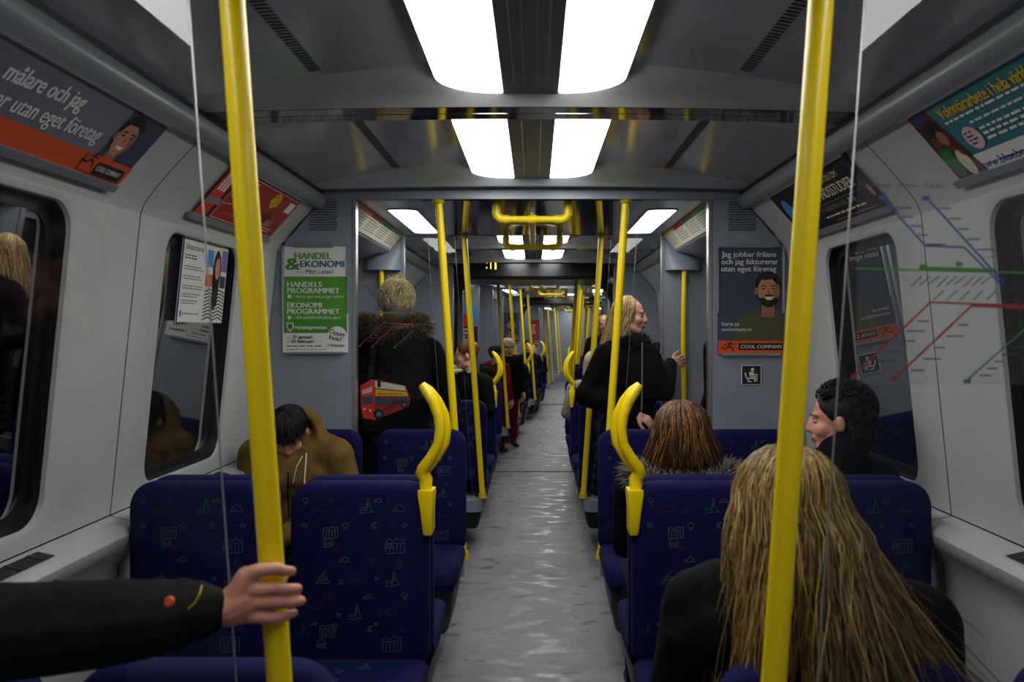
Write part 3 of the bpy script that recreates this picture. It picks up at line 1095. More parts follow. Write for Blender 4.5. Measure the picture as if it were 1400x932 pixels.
p.ptext('PROGRAMMET', (393, 400.6), (464.5, 400.6), 7.2 * cp, 'k_white', 0.02)
p.ptext('– Starta eget och plugga vidare!', (400, 407), (470, 407), 4.0 * cp, 'k_white', slant=0.15)
p.ptext('EKONOMI', (393, 420.4), (440, 420.4), 7.2 * cp, 'k_white', 0.02)
p.ptext('PROGRAMMET', (393, 429), (464.5, 429), 7.2 * cp, 'k_white', 0.02)
p.ptext('– Gör praktik och starta eget!', (400, 435.6), (465, 435.6), 4.0 * cp, 'k_white', slant=0.15)
p.pell(395.8, 405.2, 2.6, 2.6, 'k_white'); p.pell(395.8, 434, 2.6, 2.6, 'k_white')
p.ppoly([(392, 441), (401.6, 441), (401.6, 448), (396.8, 453.5), (392, 448)], 'k_white')
p.ptext('Handelsgymnasiet', (403.5, 449.5), (446.5, 449.5), 4.6 * cp, 'k_white', 0.02)
p.pell(461, 459, 13.2, 13.2, 'k_white')
p.up()
p.ppoly([(393.5, 442.5), (400, 442.5), (400, 447.5), (396.8, 451.5), (393.5, 447.5)], 'k_green2')
p.ptext('N', (395, 448.5), (398.6, 448.5), 4 * cp, 'k_white')
p.ptext('Öppet', (450, 455.5), (471, 460.5), 6.2 * cp, 'k_ink', 0.02)
p.ptext('hus!', (450, 463), (466, 467), 6.2 * cp, 'k_ink', 0.02)
p.ptext('31 januari', (400, 462.5), (427, 462.5), 4.8 * cp, 'k_ink', 0.02)
p.ptext('10 februari', (399, 468.5), (429, 468.5), 4.8 * cp, 'k_ink', 0.02)
p.ptext('on', (392, 462.5), (397, 462.5), 3.6 * cp, 'k_grey'); p.ptext('ti', (392, 468.5), (396, 468.5), 3.6 * cp, 'k_grey')
p.ptext('17-19', (429, 462.5), (439, 462.5), 3.8 * cp, 'k_cream'); p.ptext('17-19', (431, 468.5), (441, 468.5), 3.8 * cp, 'k_cream')
p.ptext('T Odenplan', (447, 473.5), (471, 473.5), 3.4 * cp, 'k_ink', 0.01)
uu, vv = fl.uv(392, 473.4)
p.bars(uu, vv, 50 * cp, 3.4 * cp, 1, 'k_green2', rag=0)
uu, vv = fl.uv(392, 478)
p.bars(uu, vv, 55 * cp, 2.4 * cp, 1, 'k_grey', rag=0)
p.done(r)
a = fl.uv
rail(r, 'side_rail', a(385.5, 0)[0], a(0, 427)[1], a(388.6, 0)[0], a(0, 336)[1])
rail(r, 'side_rail', a(474.3, 0)[0], a(0, 427)[1], a(477.4, 0)[0], a(0, 336)[1])
rail(r, 'bottom_rail', a(393, 0)[0], a(0, 483.5)[1], a(470, 0)[0], a(0, 480.5)[1], h=0.012)
rail(r, 'top_clip', a(402, 0)[0], a(0, 338)[1], a(456, 0)[0], a(0, 332.5)[1], 'trim_grey')

def portrait(p, cx, cy, k, shirt=None, beard=True, smile=True):
    """generic printed face around (cx, cy) in sheet metres, k = head height"""
    p.up(); p.ell(cx, cy + 0.07 * k, 0.42 * k, 0.52 * k, 'k_hair')
    p.up(); p.rect(cx - 0.20 * k, cy - 0.85 * k, cx + 0.20 * k, cy - 0.30 * k, 'k_skin2')
    p.up(); p.ell(cx + 0.02 * k, cy - 0.04 * k, 0.345 * k, 0.45 * k, 'k_skin')
    p.ell(cx - 0.37 * k, cy - 0.04 * k, 0.06 * k, 0.11 * k, 'k_skin2')
    p.up(); p.poly([(cx + 0.02 * k + 0.345 * k * math.cos(R(a)), cy - 0.04 * k + 0.45 * k * math.sin(R(a))) for a in range(-80, 76, 12)] + [(cx + 0.21 * k, cy + 0.12 * k), (cx + 0.17 * k, cy - 0.1 * k), (cx + 0.2 * k, cy - 0.3 * k)], 'k_skin2')
    p.poly([(cx - 0.34 * k, cy + 0.10 * k), (cx - 0.28 * k, cy + 0.34 * k), (cx - 0.1 * k, cy + 0.30 * k), (cx + 0.12 * k, cy + 0.33 * k), (cx + 0.36 * k, cy + 0.12 * k), (cx + 0.40 * k, cy + 0.3 * k), (cx + 0.2 * k, cy + 0.5 * k), (cx - 0.2 * k, cy + 0.5 * k), (cx - 0.4 * k, cy + 0.3 * k)], 'k_hair')
    p.up()
    if beard:
        p.ell(cx + 0.02 * k, cy - 0.10 * k, 0.35 * k, 0.44 * k, 'k_hair', a0=200, a1=340)
        p.ell(cx + 0.03 * k, cy - 0.20 * k, 0.16 * k, 0.06 * k, 'k_hair', a0=0, a1=180)
    p.up()
    if smile:
        p.ell(cx + 0.03 * k, cy - 0.23 * k, 0.13 * k, 0.09 * k, 'k_white', a0=180, a1=360)
    for s in (-1, 1):
        p.rect(cx + s * 0.15 * k - 0.08 * k, cy + 0.10 * k, cx + s * 0.15 * k + 0.08 * k, cy + 0.135 * k, 'k_hair')
        p.ell(cx + s * 0.15 * k, cy + 0.03 * k, 0.055 * k, 0.022 * k, 'k_hair')
    p.poly([(cx + 0.01 * k, cy + 0.05 * k), (cx + 0.07 * k, cy - 0.12 * k), (cx - 0.03 * k, cy - 0.12 * k)], 'k_skin2')

def runner(p, x, y, k, m='k_black'):
    """small running figure, x y = hip, k = size"""
    p.ell(x + 0.30 * k, y + 0.52 * k, 0.10 * k, 0.10 * k, m)
    p.poly([(x - 0.05 * k, y - 0.02 * k), (x + 0.12 * k, y - 0.06 * k), (x + 0.34 * k, y + 0.38 * k), (x + 0.12 * k, y + 0.46 * k)], m)
    p.line([(x + 0.05 * k, y), (x + 0.42 * k, y - 0.05 * k), (x + 0.62 * k, y - 0.42 * k)], 0.14 * k, m)
    p.line([(x, y), (x - 0.25 * k, y - 0.22 * k), (x - 0.72 * k, y - 0.10 * k)], 0.13 * k, m)
    p.line([(x + 0.2 * k, y + 0.4 * k), (x - 0.2 * k, y + 0.32 * k), (x - 0.38 * k, y + 0.08 * k)], 0.09 * k, m)
    p.line([(x + 0.25 * k, y + 0.36 * k), (x + 0.5 * k, y + 0.2 * k), (x + 0.7 * k, y + 0.36 * k)], 0.09 * k, m)

# --- poster on the right bulkhead
fr_ = Frame((CAMX + (1026 - VX) * Yp / FPX, Yp, CAMZ - (411 - VY) * Yp / FPX), (1, 0, 0), (0, 0, 1))
u0, v0 = fr_.uv(981, 484.5); u1, v1 = fr_.uv(1071, 337.5)
r = sheet('poster', fr_, u0, v0, u1, v1, 'k_slate', 'slate blue poster with a bearded man in an olive shirt, right grey bulkhead', 'poster')
p = PP(fr_)
p.ptext('Jag jobbar frilans', (986.5, 351), (1061, 351), 7.4 * cp, 'k_white', 0.01)
p.ptext('och jag fakturerar', (986.5, 361), (1064, 361), 7.4 * cp, 'k_white', 0.01)
p.ptext('utan eget företag', (986.5, 370.8), (1061, 370.8), 7.4 * cp, 'k_white', 0.01)
p.ppoly([(1004, 466), (1006, 445), (1010, 434), (1022, 428), (1036, 424), (1044, 431), (1056, 431), (1062, 424), (1070.5, 427), (1070.5, 466)], 'k_olive')
uu, vv = fr_.uv(1050, 396)
portrait(p, uu, vv, 44 * cp)
p.up()
p.ptext('Starta på', (986.5, 445), (1010.5, 445), 5 * cp, 'k_white')
p.ptext('coolcompany.se', (986.5, 452.3), (1027.5, 452.3), 5 * cp, 'k_white')
p.prect(981.5, 465.5, 1070.5, 484, 'k_orange')
p.up()
p.prect(1009.5, 469, 1070.5, 478.5, 'k_black')
uu, vv = fr_.uv(995, 474)
runner(p, uu, vv, 12.5 * cp)
p.up()
p.ptext('COOL COMPANY', (1012.5, 476), (1069, 476), 4.6 * cp, 'k_white', 0.01)
p.done(r)
a = fr_.uv
rail(r, 'side_rail', a(979.8, 0)[0], a(0, 428)[1], a(982.6, 0)[0], a(0, 337)[1])
rail(r, 'side_rail', a(1069.5, 0)[0], a(0, 428)[1], a(1072.3, 0)[0], a(0, 337)[1])
rail(r, 'bottom_rail', a(987, 0)[0], a(0, 486)[1], a(1066, 0)[0], a(0, 482.5)[1], h=0.012)
rail(r, 'top_clip', a(999, 0)[0], a(0, 338.5)[1], a(1058, 0)[0], a(0, 334)[1], 'trim_grey')

# --- priority seat sign
fs = Frame((CAMX + (1027.5 - VX) * Yp / FPX, Yp + 0.004, CAMZ - (512.5 - VY) * Yp / FPX), (1, 0, 0), (0, 0, 1))
h = 13.5 * cp
r = sheet('seat_sign', fs, -h, -h, h, h, 'k_white', 'small black square sign with a white seated figure and cane', 'sign')
p = Print()
p.rect(-h * 0.93, -h * 0.93, h * 0.93, h * 0.93, 'k_black'); p.up()
p.ell(0.12 * h, 0.55 * h, 0.17 * h, 0.17 * h, 'k_white')
p.poly([(-0.22 * h, 0.30 * h), (0.22 * h, 0.36 * h), (0.25 * h, -0.15 * h), (-0.18 * h, -0.15 * h)], 'k_white')
p.line([(-0.05 * h, -0.12 * h), (0.38 * h, -0.14 * h), (0.36 * h, -0.62 * h)], 0.17 * h, 'k_white')
p.line([(0.12 * h, 0.2 * h), (0.42 * h, 0.02 * h), (0.55 * h, 0.06 * h)], 0.11 * h, 'k_white')
p.line([(0.58 * h, 0.08 * h), (0.58 * h, -0.68 * h)], 0.06 * h, 'k_white')
p.line([(-0.62 * h, 0.18 * h), (-0.50 * h, -0.32 * h), (0.18 * h, -0.32 * h)], 0.13 * h, 'k_white')
p.line([(-0.30 * h, -0.32 * h), (-0.34 * h, -0.66 * h), (0.0, -0.66 * h)], 0.11 * h, 'k_white')
p.done(r, 'pictogram')

# --- advertisements in the cove above the windows
def cove_frame(side, y):
    return Frame((side * 1.252, y, 1.934), (0, 1 if side < 0 else -1, 0), (-side * 0.170, 0, 0.192))
CH = 0.256
def cove_ad(side, ya, yb, m, label, cat='poster'):
    y0 = ya if side < 0 else yb
    f = cove_frame(side, y0)
    L = yb - ya
    r = sheet('cove_poster', f, 0, 0, L, CH, m, label, cat, 'posters in the coves above the windows')
    rail(r, 'lower_rail', -0.03, -0.012, L + 0.0, 0.012, 'trim_grey', 0.010)
    rail(r, 'upper_rail', -0.03, CH - 0.010, L + 0.0, CH + 0.012, 'trim_grey', 0.010)
    return f, r, L

f, r, L = cove_ad(-1, 1.36, 2.53, 'k_slate2', 'grey and orange poster with a smiling man in the nearest cove on the left')
p = PP(f)
p.rect(0, 0.01, L, 0.078, 'k_orange')
p.rect(L - 0.20, 0.078, L, CH - 0.01, 'k_slate'); p.up()
p.ptext('målare och jag', (2, 106), (109, 150), 0.048, 'k_white', 0.02)
p.ptext('er utan eget företag', (-14, 142), (130, 194), 0.048, 'k_white', 0.012)
portrait(p, L - 0.145, 0.158, 0.135, beard=False)
p.up()
p.rect(L - 0.165, 0.018, L - 0.012, 0.062, 'k_black')
p.poly([(L - 0.24, 0.02), (L, 0.02), (L, 0.0785), (L - 0.24, 0.0785)], 'k_orange')
p.up()
p.rect(L - 0.172, 0.022, L - 0.022, 0.062, 'k_black')
runner(p, L - 0.215, 0.058, 0.045)
p.up()
p.text('COOL COMPANY', L - 0.162, 0.034, 0.017, 'k_white', width=0.13, bold=0.01)
p.done(r)

f, r, L = cove_ad(-1, 3.10, 3.98, 'k_red', 'red poster with a yellow blot in the second cove on the left')
p = PP(f)
p.rect(0, 0.012, 0.10, CH - 0.01, 'k_red2')
p.rect(0.10, 0.012, 0.125, CH - 0.01, 'k_black')
p.up()
for k in range(3):
    p.rect(0.018 + k * 0.026, 0.13, 0.034 + k * 0.026, 0.215, 'k_white')
p.rect(0.0, 0.07, 0.125, 0.10, 'k_grey')
e = 0.004
for a_, b_ in (((0.14, 0.02), (L - 0.012, 0.02)), ((0.14, CH - 0.022), (L - 0.012, CH - 0.022)), ((0.14, 0.02), (0.14, CH - 0.022)), ((L - 0.012, 0.02), (L - 0.012, CH - 0.022)), ((0.15, 0.09), (0.48, 0.125))):
    p.line([a_, b_], e, 'k_pink')
p.text('NU S', 0.18, 0.185, 0.040, 'k_pink', width=0.15, bold=0.01)
p.text('STUDERA', 0.165, 0.125, 0.046, 'k_pink', width=0.27, bold=0.01)
for k in range(9):
    p.ell(0.60 + 0.035 * math.cos(k * 2.4), 0.19 + 0.026 * math.sin(k * 2.4), 0.020, 0.016, 'k_yellow', 10)
p.ell(0.60, 0.19, 0.03, 0.022, 'k_yellow', 12)
p.ell(0.64, 0.10, 0.05, 0.03, 'k_dkred')
p.rect(L - 0.11, 0.16, L - 0.03, 0.215, 'k_white')
p.text('2017', 0.66, 0.065, 0.03, 'k_pink', width=0.10)
p.bars(0.62, 0.05, 0.2, 0.014, 2, 'k_pink')
p.bars(0.2, 0.05, 0.25, 0.012, 1, 'k_orange')
p.done(r)

f, r, L = cove_ad(1, 1.36, 2.435, 'k_teal', 'teal poster with yellow headline in the nearest cove on the right')
p = PP(f)
p.poly([(0, 0.01), (0.155, 0.01), (0.10, CH - 0.01), (0, CH - 0.01)], 'k_maroon'); p.up()
p.ell(0.035, 0.16, 0.028, 0.045, 'k_black'); p.ell(0.075, 0.175, 0.028, 0.04, 'k_hair'); p.ell(0.05, 0.225, 0.03, 0.016, 'k_navy'); p.up()
p.ell(0.038, 0.135, 0.018, 0.025, 'k_brown'); p.ell(0.080, 0.145, 0.022, 0.026, 'k_skin2'); p.ell(0.038, 0.07, 0.032, 0.055, 'k_leaf'); p.up()
p.ell(0.095, 0.055, 0.026, 0.045, 'k_cream'); p.line([(0.07, 0.12), (0.12, 0.08), (0.14, 0.02)], 0.014, 'k_brown'); p.up()
p.poly([(0.158, 0.012), (L, 0.012), (L, 0.066), (0.142, 0.066)], 'k_white'); p.up()
p.ptext('Volontärarbete i hela', (1290, 163), (1384, 117), 0.036, 'k_yellow', 0.02)
p.ptext('världen', (1388, 115), (1421, 98), 0.036, 'k_yellow', 0.02)
p.ptext('www.blueberry', (1343, 231.5), (1424, 203), 0.026, 'k_navy', 0.015)
p.bars(0.175, 0.026, 0.4, 0.011, 1, 'k_ink', rag=0)
p.bars(0.145, 0.176, 0.6, 0.015, 1, 'k_white', rag=0)
p.bars(0.24, 0.150, 0.5, 0.014, 1, 'k_white', rag=0)
p.bars(0.255, 0.124, 0.5, 0.0165, 3, 'k_white', rag=0.1)
p.ell(0.205, 0.112, 0.037, 0.037, 'k_pink'); p.up()
p.bars(0.18, 0.128, 0.05, 0.012, 4, 'k_maroon', rag=0.1)
p.done(r)

f, r, L = cove_ad(1, 2.93, 3.86, 'k_black', 'black poster with white capitals in the second cove on the right')
p = PP(f)
p.ell(0.10, 0.13, 0.055, 0.075, 'k_sky')
q = L - 0.56
p.text('UTLANDSSTUDIER', q, 0.128, 0.044, 'k_cream', width=0.47, bold=0.01)
p.text('DRÖMMER DU OM', q + 0.10, 0.190, 0.026, 'k_cream', width=0.30)
p.line([(q, 0.108), (L - 0.05, 0.108)], 0.002, 'k_grey')
p.text('VI HJÄLPER DIG', q + 0.02, 0.074, 0.020, 'k_grey', width=0.28)
p.text('12-13', q + 0.32, 0.074, 0.022, 'k_cream', width=0.06)
p.bars(q + 0.02, 0.046, 0.42, 0.018, 1, 'k_cream', rag=0)
p.line([(q + 0.10, 0.026), (L - 0.06, 0.026)], 0.004, 'k_skin2')
p.ell(L - 0.022, 0.088, 0.016, 0.026, 'k_skin', 16)
p.line([(L - 0.05, 0.17), (L - 0.025, 0.20), (L - 0.055, 0.225)], 0.003, 'k_grey')
p.done(r)

f, r, L = cove_ad(-1, 6.25, 7.0, 'k_lav', 'pale violet poster in the cove beyond the first vestibule, left side')
p = Print(); p.rect(0, 0.01, L, CH - 0.01, 'k_white'); p.up(); p.bars(0.05, 0.2, 0.5, 0.03, 3, 'k_slate2'); p.bars(0.35, 0.08, 0.3, 0.04, 1, 'k_red'); tag(p.done(r), kind='stuff')
f, r, L = cove_ad(1, 6.2, 7.0, 'k_slate', 'dark blue poster in the cove beyond the first vestibule, right side')
p = Print(); p.rect(0.04, 0.03, L - 0.3, CH - 0.03, 'k_black'); p.up(); p.bars(0.1, 0.18, 0.35, 0.035, 3, 'k_grey'); p.line([(L - 0.22, 0.03), (L - 0.22, CH - 0.03)], 0.01, 'k_grey'); p.line([(L - 0.15, 0.03), (L - 0.15, CH - 0.03)], 0.01, 'k_sky'); tag(p.done(r), kind='stuff')

# --- leaflet hung on the second left window
wx = lambda v, o: wallpt(-1, 0, v, o)
P0, P1 = Vector(wallpt(-1, 3.19, 0.64, 0.03)), Vector(wallpt(-1, 3.19, 0.96, 0.03))
f = Frame(P0, (0, 1, 0), (P1 - P0))
r = sheet('leaflet', f, 0, 0, 0.47, 0.325, 'k_white', 'white leaflet with a photo of a woman, hung on the second left window', 'leaflet')
p = PP(f)
p.rect(0, 0, 0.012, 0.325, 'k_navy')
p.text('Södertörns', 0.03, 0.282, 0.024, 'k_ink', width=0.17)
p.bars(0.03, 0.258, 0.15, 0.011, 2, 'k_ink')
for vv in (0.215, 0.178, 0.140, 0.108, 0.082):
    p.bars(0.03, vv, 0.20, 0.010, 2, 'k_grey')
p.bars(0.05, 0.03, 0.17, 0.012, 1, 'k_grey', rag=0); p.rect(0.03, 0.022, 0.04, 0.045, 'k_navy')
p.rect(0.245, 0.004, 0.466, 0.32, 'k_cream'); p.up()
p.rect(0.245, 0.23, 0.31, 0.30, 'k_sky'); p.rect(0.245, 0.15, 0.32, 0.20, 'k_orange'); p.rect(0.40, 0.22, 0.466, 0.31, 'k_lav'); p.rect(0.40, 0.15, 0.46, 0.20, 'k_ink'); p.up()
p.poly([(0.25, 0.004), (0.25, 0.09), (0.30, 0.15), (0.41, 0.15), (0.46, 0.09), (0.462, 0.004)], 'k_white'); p.up()
for k in range(9):
    y = 0.012 + k * 0.0145
    p.line([(0.252, y), (0.30, y + 0.012), (0.355, y)], 0.006, 'k_black')
    p.line([(0.355, y), (0.41, y + 0.012), (0.458, y)], 0.006, 'k_black')
p.up()
p.ell(0.355, 0.22, 0.042, 0.085, 'k_hair'); p.poly([(0.315, 0.22), (0.325, 0.06), (0.345, 0.05), (0.385, 0.08), (0.396, 0.22)], 'k_hair'); p.up()
p.ell(0.36, 0.228, 0.026, 0.045, 'k_skin')
p.done(r)

# --- information strips above the doors of the first vestibule
for s in (-1, 1):
    f = Frame((s * 0.969, 4.36 if s < 0 else 5.70, 2.056), (0, -s, 0), (-s * 0.085, 0, 0.117))
    r = sheet('door_notice', f, 0, 0.008, 1.34, 0.138, 'k_cream', 'long information strip above the %s doors, coloured heads over small print' % ('left' if s < 0 else 'right'), 'notice')
    p = Print()
    for k, (c, w) in enumerate((('k_orange', 0.3), ('k_red', 0.28), ('k_leaf', 0.42), ('k_green2', 0.3)) if s < 0 else (('k_yellow', 0.3), ('k_red', 0.35), ('k_leaf', 0.4), ('k_green2', 0.25))):
        x = 0.01 + k * 0.335
        p.rect(x, 0.112, x + 0.325, 0.134, c)
        p.bars(x + 0.01, 0.094, 0.30, 0.0155, 5, 'k_grey', rag=0.2)
    p.done(r)

# --- metro map on the glass screens (drawn from the nearest right screen)
Ym = 1.317
def map_print(fr):
    p = PP(fr)
    w = Ym / FPX
    L = lambda pts, ww, m: p.line(p.q(pts), ww * w, m)
    L([(1207, 272), (1265, 336), (1318, 338), (1372, 392)], 2.6, 'm_blue')
    L([(1268, 272), (1352, 364), (1372, 386)], 3.0, 'm_blue')
    L([(1170, 367), (1405, 373)], 2.6, 'm_green'); L([(1258, 366), (1362, 369)], 4.0, 'm_green')
    L([(1165, 515), (1272, 413), (1405, 418)], 2.8, 'm_red'); L([(1222, 518), (1328, 418), (1405, 421)], 3.0, 'm_red')
    L([(1320, 521), (1405, 446)], 2.6, 'm_green')
    p.up()
    for x, y, m in ((1206, 270, 'm_blue'), (1265, 271, 'm_blue'), (1262, 364, 'm_green'), (1311, 361, 'm_green'), (1322, 521, 'm_green')):
        p.prect(x - 5, y - 3, x + 5, y + 3, m)
    for x, y in ((1167, 515), (1222, 517)):
        p.pell(x, y, 4, 4, 'm_red')
    for k in range(5):
        for bx, by, dx, dy in ((1215, 283, 11, 12.5), (1276, 284, 13, 14), (1190, 492, 14, -13.5), (1238, 505, 16, -15.5), (1332, 512, 10, -9.5)):
            x, y = bx + dx * k, by + dy * k
            u, v = fr.uv(x + 7, y + 2)
            p.rect(u, v, u + random.uniform(12, 26) * w, v + 2.0 * w, 'm_grey')
    for k in range(9):
        x = 1245 + k * 12
        L([(x, 392 - (k % 3) * 2), (x + 14, 378)], 1.6, 'm_grey')
    for k in range(5):
        x = 1276 + k * 18
        L([(x, 410), (x + 14, 397)], 1.6, 'm_grey')
    p.ptext('Tunnelbana - Metro - U-Bahn', (1172, 255), (1290, 257), 6.5 * w, 'm_grey', 0.004)
    p.ptext('Kungsträdgården', (1340, 352), (1378, 352), 3.4 * w, 'm_grey')
    return p

fm = Frame((0.70, Ym - 0.004, 1.5), (1, 0, 0), (0, 0, 1))
MAPR = empty('metro_map', fm.M, 'metro line map printed on the nearest glass screen to the right', 'map', 'metro maps on the glass')
g = MB()
a0, b0 = fm.uv(1172, 526)
g.add([(a0, b0, 0), (0.19, b0, 0), (0.19, 0.27, 0), (a0, 0.27, 0)], [(0, 1, 2, 3)], 'map_film')
obj('film', g, MAPR, smooth=False)
mp = map_print(fm)
mp_me = mp.mb.mesh('lines', False)
fl_me = g.mesh('film', False)
tag(obj('lines', mp_me, MAPR), kind='stuff')
for s, y, lab in ((-1, 4.245, 'metro line map on the glass screen in front of the short-haired passenger'), (1, 5.805, 'metro line map on the far right glass screen of the first vestibule')):
    rr = empty('metro_map', T(s * 0.70 + (0.02 if s < 0 else 0.0), y - 0.006, 1.5) @ Matrix.Rotation(R(90), 4, 'X'), lab, 'map', 'metro maps on the glass')
    tag(obj('lines', mp_me, rr), kind='stuff')

# --- posters in the far car
CUR = CUR2
def small_poster(x, y, z, w, h, label, art):
    f = Frame((x, y, z), (1, 0, 0), (0, 0, 1))
    r = sheet('poster', f, -w / 2, -h / 2, w / 2, h / 2, 'k_white', label, 'poster')
    p = Print()
    if art == 'bus':
        p.rect(-w / 2, 0, w / 2, h / 2, 'k_sky'); p.rect(-w / 2, -h / 2, w / 2, 0, 'k_maroon'); p.up()
        p.poly([(-w * 0.2, 0), (w * 0.25, 0), (w * 0.15, h * 0.3), (-w * 0.05, h * 0.3)], 'k_red2'); p.up()
        p.bars(-w * 0.38, -h * 0.10, w * 0.7, h * 0.085, 4, 'k_pink', fill=0.8, rag=0.1)
    elif art == 'man':
        p.rect(-w / 2, -h / 2, w / 2, h / 2, 'k_slate'); p.up()
        p.ell(0.02, -h * 0.42, w * 0.4, h * 0.2, 'k_skin2', a0=0, a1=180); p.up()
        portrait(p, 0.02, h * 0.08, h * 0.42, beard=True)
    else:
        p.rect(-w / 2, -h / 2, w / 2, h / 2, 'k_red'); p.up()
        p.bars(-w * 0.38, h * 0.2, w * 0.7, h * 0.12, 4, 'k_pink', fill=0.8)
    p.done(r)
    rail(r, 'bottom_rail', -w / 2, -h / 2 - 0.01, w / 2, -h / 2 + 0.008)
small_poster(-1.075, 11.345, 1.58, 0.34, 0.56, 'far blue and maroon poster behind the gangway on the left', 'bus')
small_poster(-1.07, 17.18, 1.60, 0.36, 0.60, 'far dark poster with a face, deep in the second car on the left', 'man')
small_poster(-1.07, 22.685, 1.55, 0.4, 0.56, 'farthest small red poster at the end of the train', 'red')
CUR = Matrix.Identity(4)
# ================================================================== PEOPLE
for nm, c, c2, rg in (('skin', (216, 164, 140), (204, 142, 120), 0.5), ('skin_warm', (204, 148, 124), (190, 122, 104), 0.5), ('lip', (168, 84, 82), (150, 70, 70), 0.45),
                      ('coat_black', (7, 7, 9), (12, 12, 14), 0.9), ('coat_navy', (8, 10, 18), (12, 15, 26), 0.9), ('coat_olive', (118, 92, 48), (88, 68, 36), 0.85),
                      ('coat_green', (15, 20, 18), (24, 29, 25), 0.85), ('cuff_dark', (12, 14, 15), (18, 20, 22), 0.8), ('jeans', (22, 24, 36), (30, 32, 46), 0.9),
                      ('coat_red', (120, 14, 30), (96, 10, 24), 0.8), ('wine', (84, 14, 34), (66, 10, 26), 0.8), ('shoe', (16, 15, 15), (24, 22, 22), 0.6), ('knit_cream', (196, 184, 162), (170, 158, 138), 0.95),
                      ('coat_grey', (150, 140, 132), (120, 112, 106), 0.9), ('lining', (10, 10, 12), (16, 16, 18), 0.9)):
    mat(nm, c, rg, rgb2=c2, scale=14, bump=0.35 if 'coat' in nm else 0.05, bscale=45, spec=0.4 if nm in ('skin', 'skin_warm', 'lip', 'shoe') else 0.12)
def hairmats(tagname, cols):
    for i, c in enumerate(cols):
        mat('%s%d' % (tagname, i), c, 0.62 if 'black' in tagname else 0.42, noise=0.2, scale=40, spec=0.4)
    return ['%s%d' % (tagname, i) for i in range(len(cols))]
H_DKBLOND = hairmats('hair_dkblond', [(112, 86, 44), (146, 116, 62), (84, 62, 32), (182, 152, 92), (62, 46, 26)])
H_BLOND = hairmats('hair_blond', [(204, 172, 116), (224, 198, 146), (172, 138, 86), (146, 114, 70)])
H_SHORT = hairmats('hair_short', [(200, 178, 124), (222, 204, 154), (150, 124, 76), (98, 76, 46)])
H_BROWN = hairmats('hair_brown', [(70, 42, 20), (112, 70, 30), (40, 26, 16), (150, 98, 44), (30, 20, 14)])
H_BLACK = hairmats('hair_black', [(14, 13, 14), (24, 22, 22), (9, 9, 10)])
H_RED = hairmats('hair_red', [(110, 60, 32), (86, 46, 26), (130, 76, 42)])
H_GREY = hairmats('hair_grey', [(170, 156, 140), (140, 126, 112), (190, 178, 164)])
FUR_BROWN = hairmats('fur_brown', [(78, 60, 42), (110, 88, 62), (50, 38, 28)])
FUR_GREY = hairmats('fur_grey', [(128, 120, 112), (84, 76, 70), (168, 160, 150), (46, 40, 38)])
FUR_BLACK = hairmats('fur_black', [(14, 14, 16), (22, 22, 24)])
mat('eye_white', (168, 158, 150), 0.4)
mat('eye_dark', (24, 20, 18), 0.2)

_ICO = None
def ico():
    global _ICO
    if _ICO is None:
        bm = bmesh.new()
        bmesh.ops.create_icosphere(bm, subdivisions=2, radius=1)
        _ICO = (np.array([v.co[:] for v in bm.verts]), [[v.index for v in f.verts] for f in bm.faces])
        bm.free()
    return _ICO

def E(c, r, tg, rot=None):
    return ('e', Vector(c), Vector(r), tg, rot if rot is not None else Matrix.Identity(3))
def C(p0, r0, p1, r1, tg):
    return ('c', Vector(p0), r0, Vector(p1), r1, tg)

def tmesh(prims):
    vs, fs = [], []
    iv, ifs = ico()
    for q in prims:
        k = len(vs)
        if q[0] == 'e':
            Mr = np.array(q[4])
            w = (iv * np.array(q[2])) @ Mr.T + np.array(q[1])
            vs.extend(map(tuple, w)); fs.extend([[k + i for i in f] for f in ifs])
        else:
            _, p0, r0, p1, r1, _ = q
            d = p1 - p0
            L = d.length
            d = d.normalized() if L > 1e-6 else Vector((0, 0, 1))
            u = d.orthogonal().normalized(); w = d.cross(u)
            n, rings = 12, []
            for a in (-80, -50, -20, 0):
                rings.append((p0 + d * r0 * math.sin(R(a)), r0 * math.cos(R(a))))
            for a in (0, 20, 50, 80):
                rings.append((p1 + d * r1 * math.sin(R(a)), r1 * math.cos(R(a))))
            for c, rr in rings:
                for j in range(n):
                    t = 2 * math.pi * j / n
                    vs.append(tuple(c + (u * math.cos(t) + w * math.sin(t)) * rr))
            for i in range(len(rings) - 1):
                for j in range(n):
                    a, b = k + i * n + j, k + i * n + (j + 1) % n
                    fs.append([a, b, b + n, a + n])
            fs.append([k + j for j in reversed(range(n))])
            fs.append([k + (len(rings) - 1) * n + j for j in range(n)])
    return vs, fs

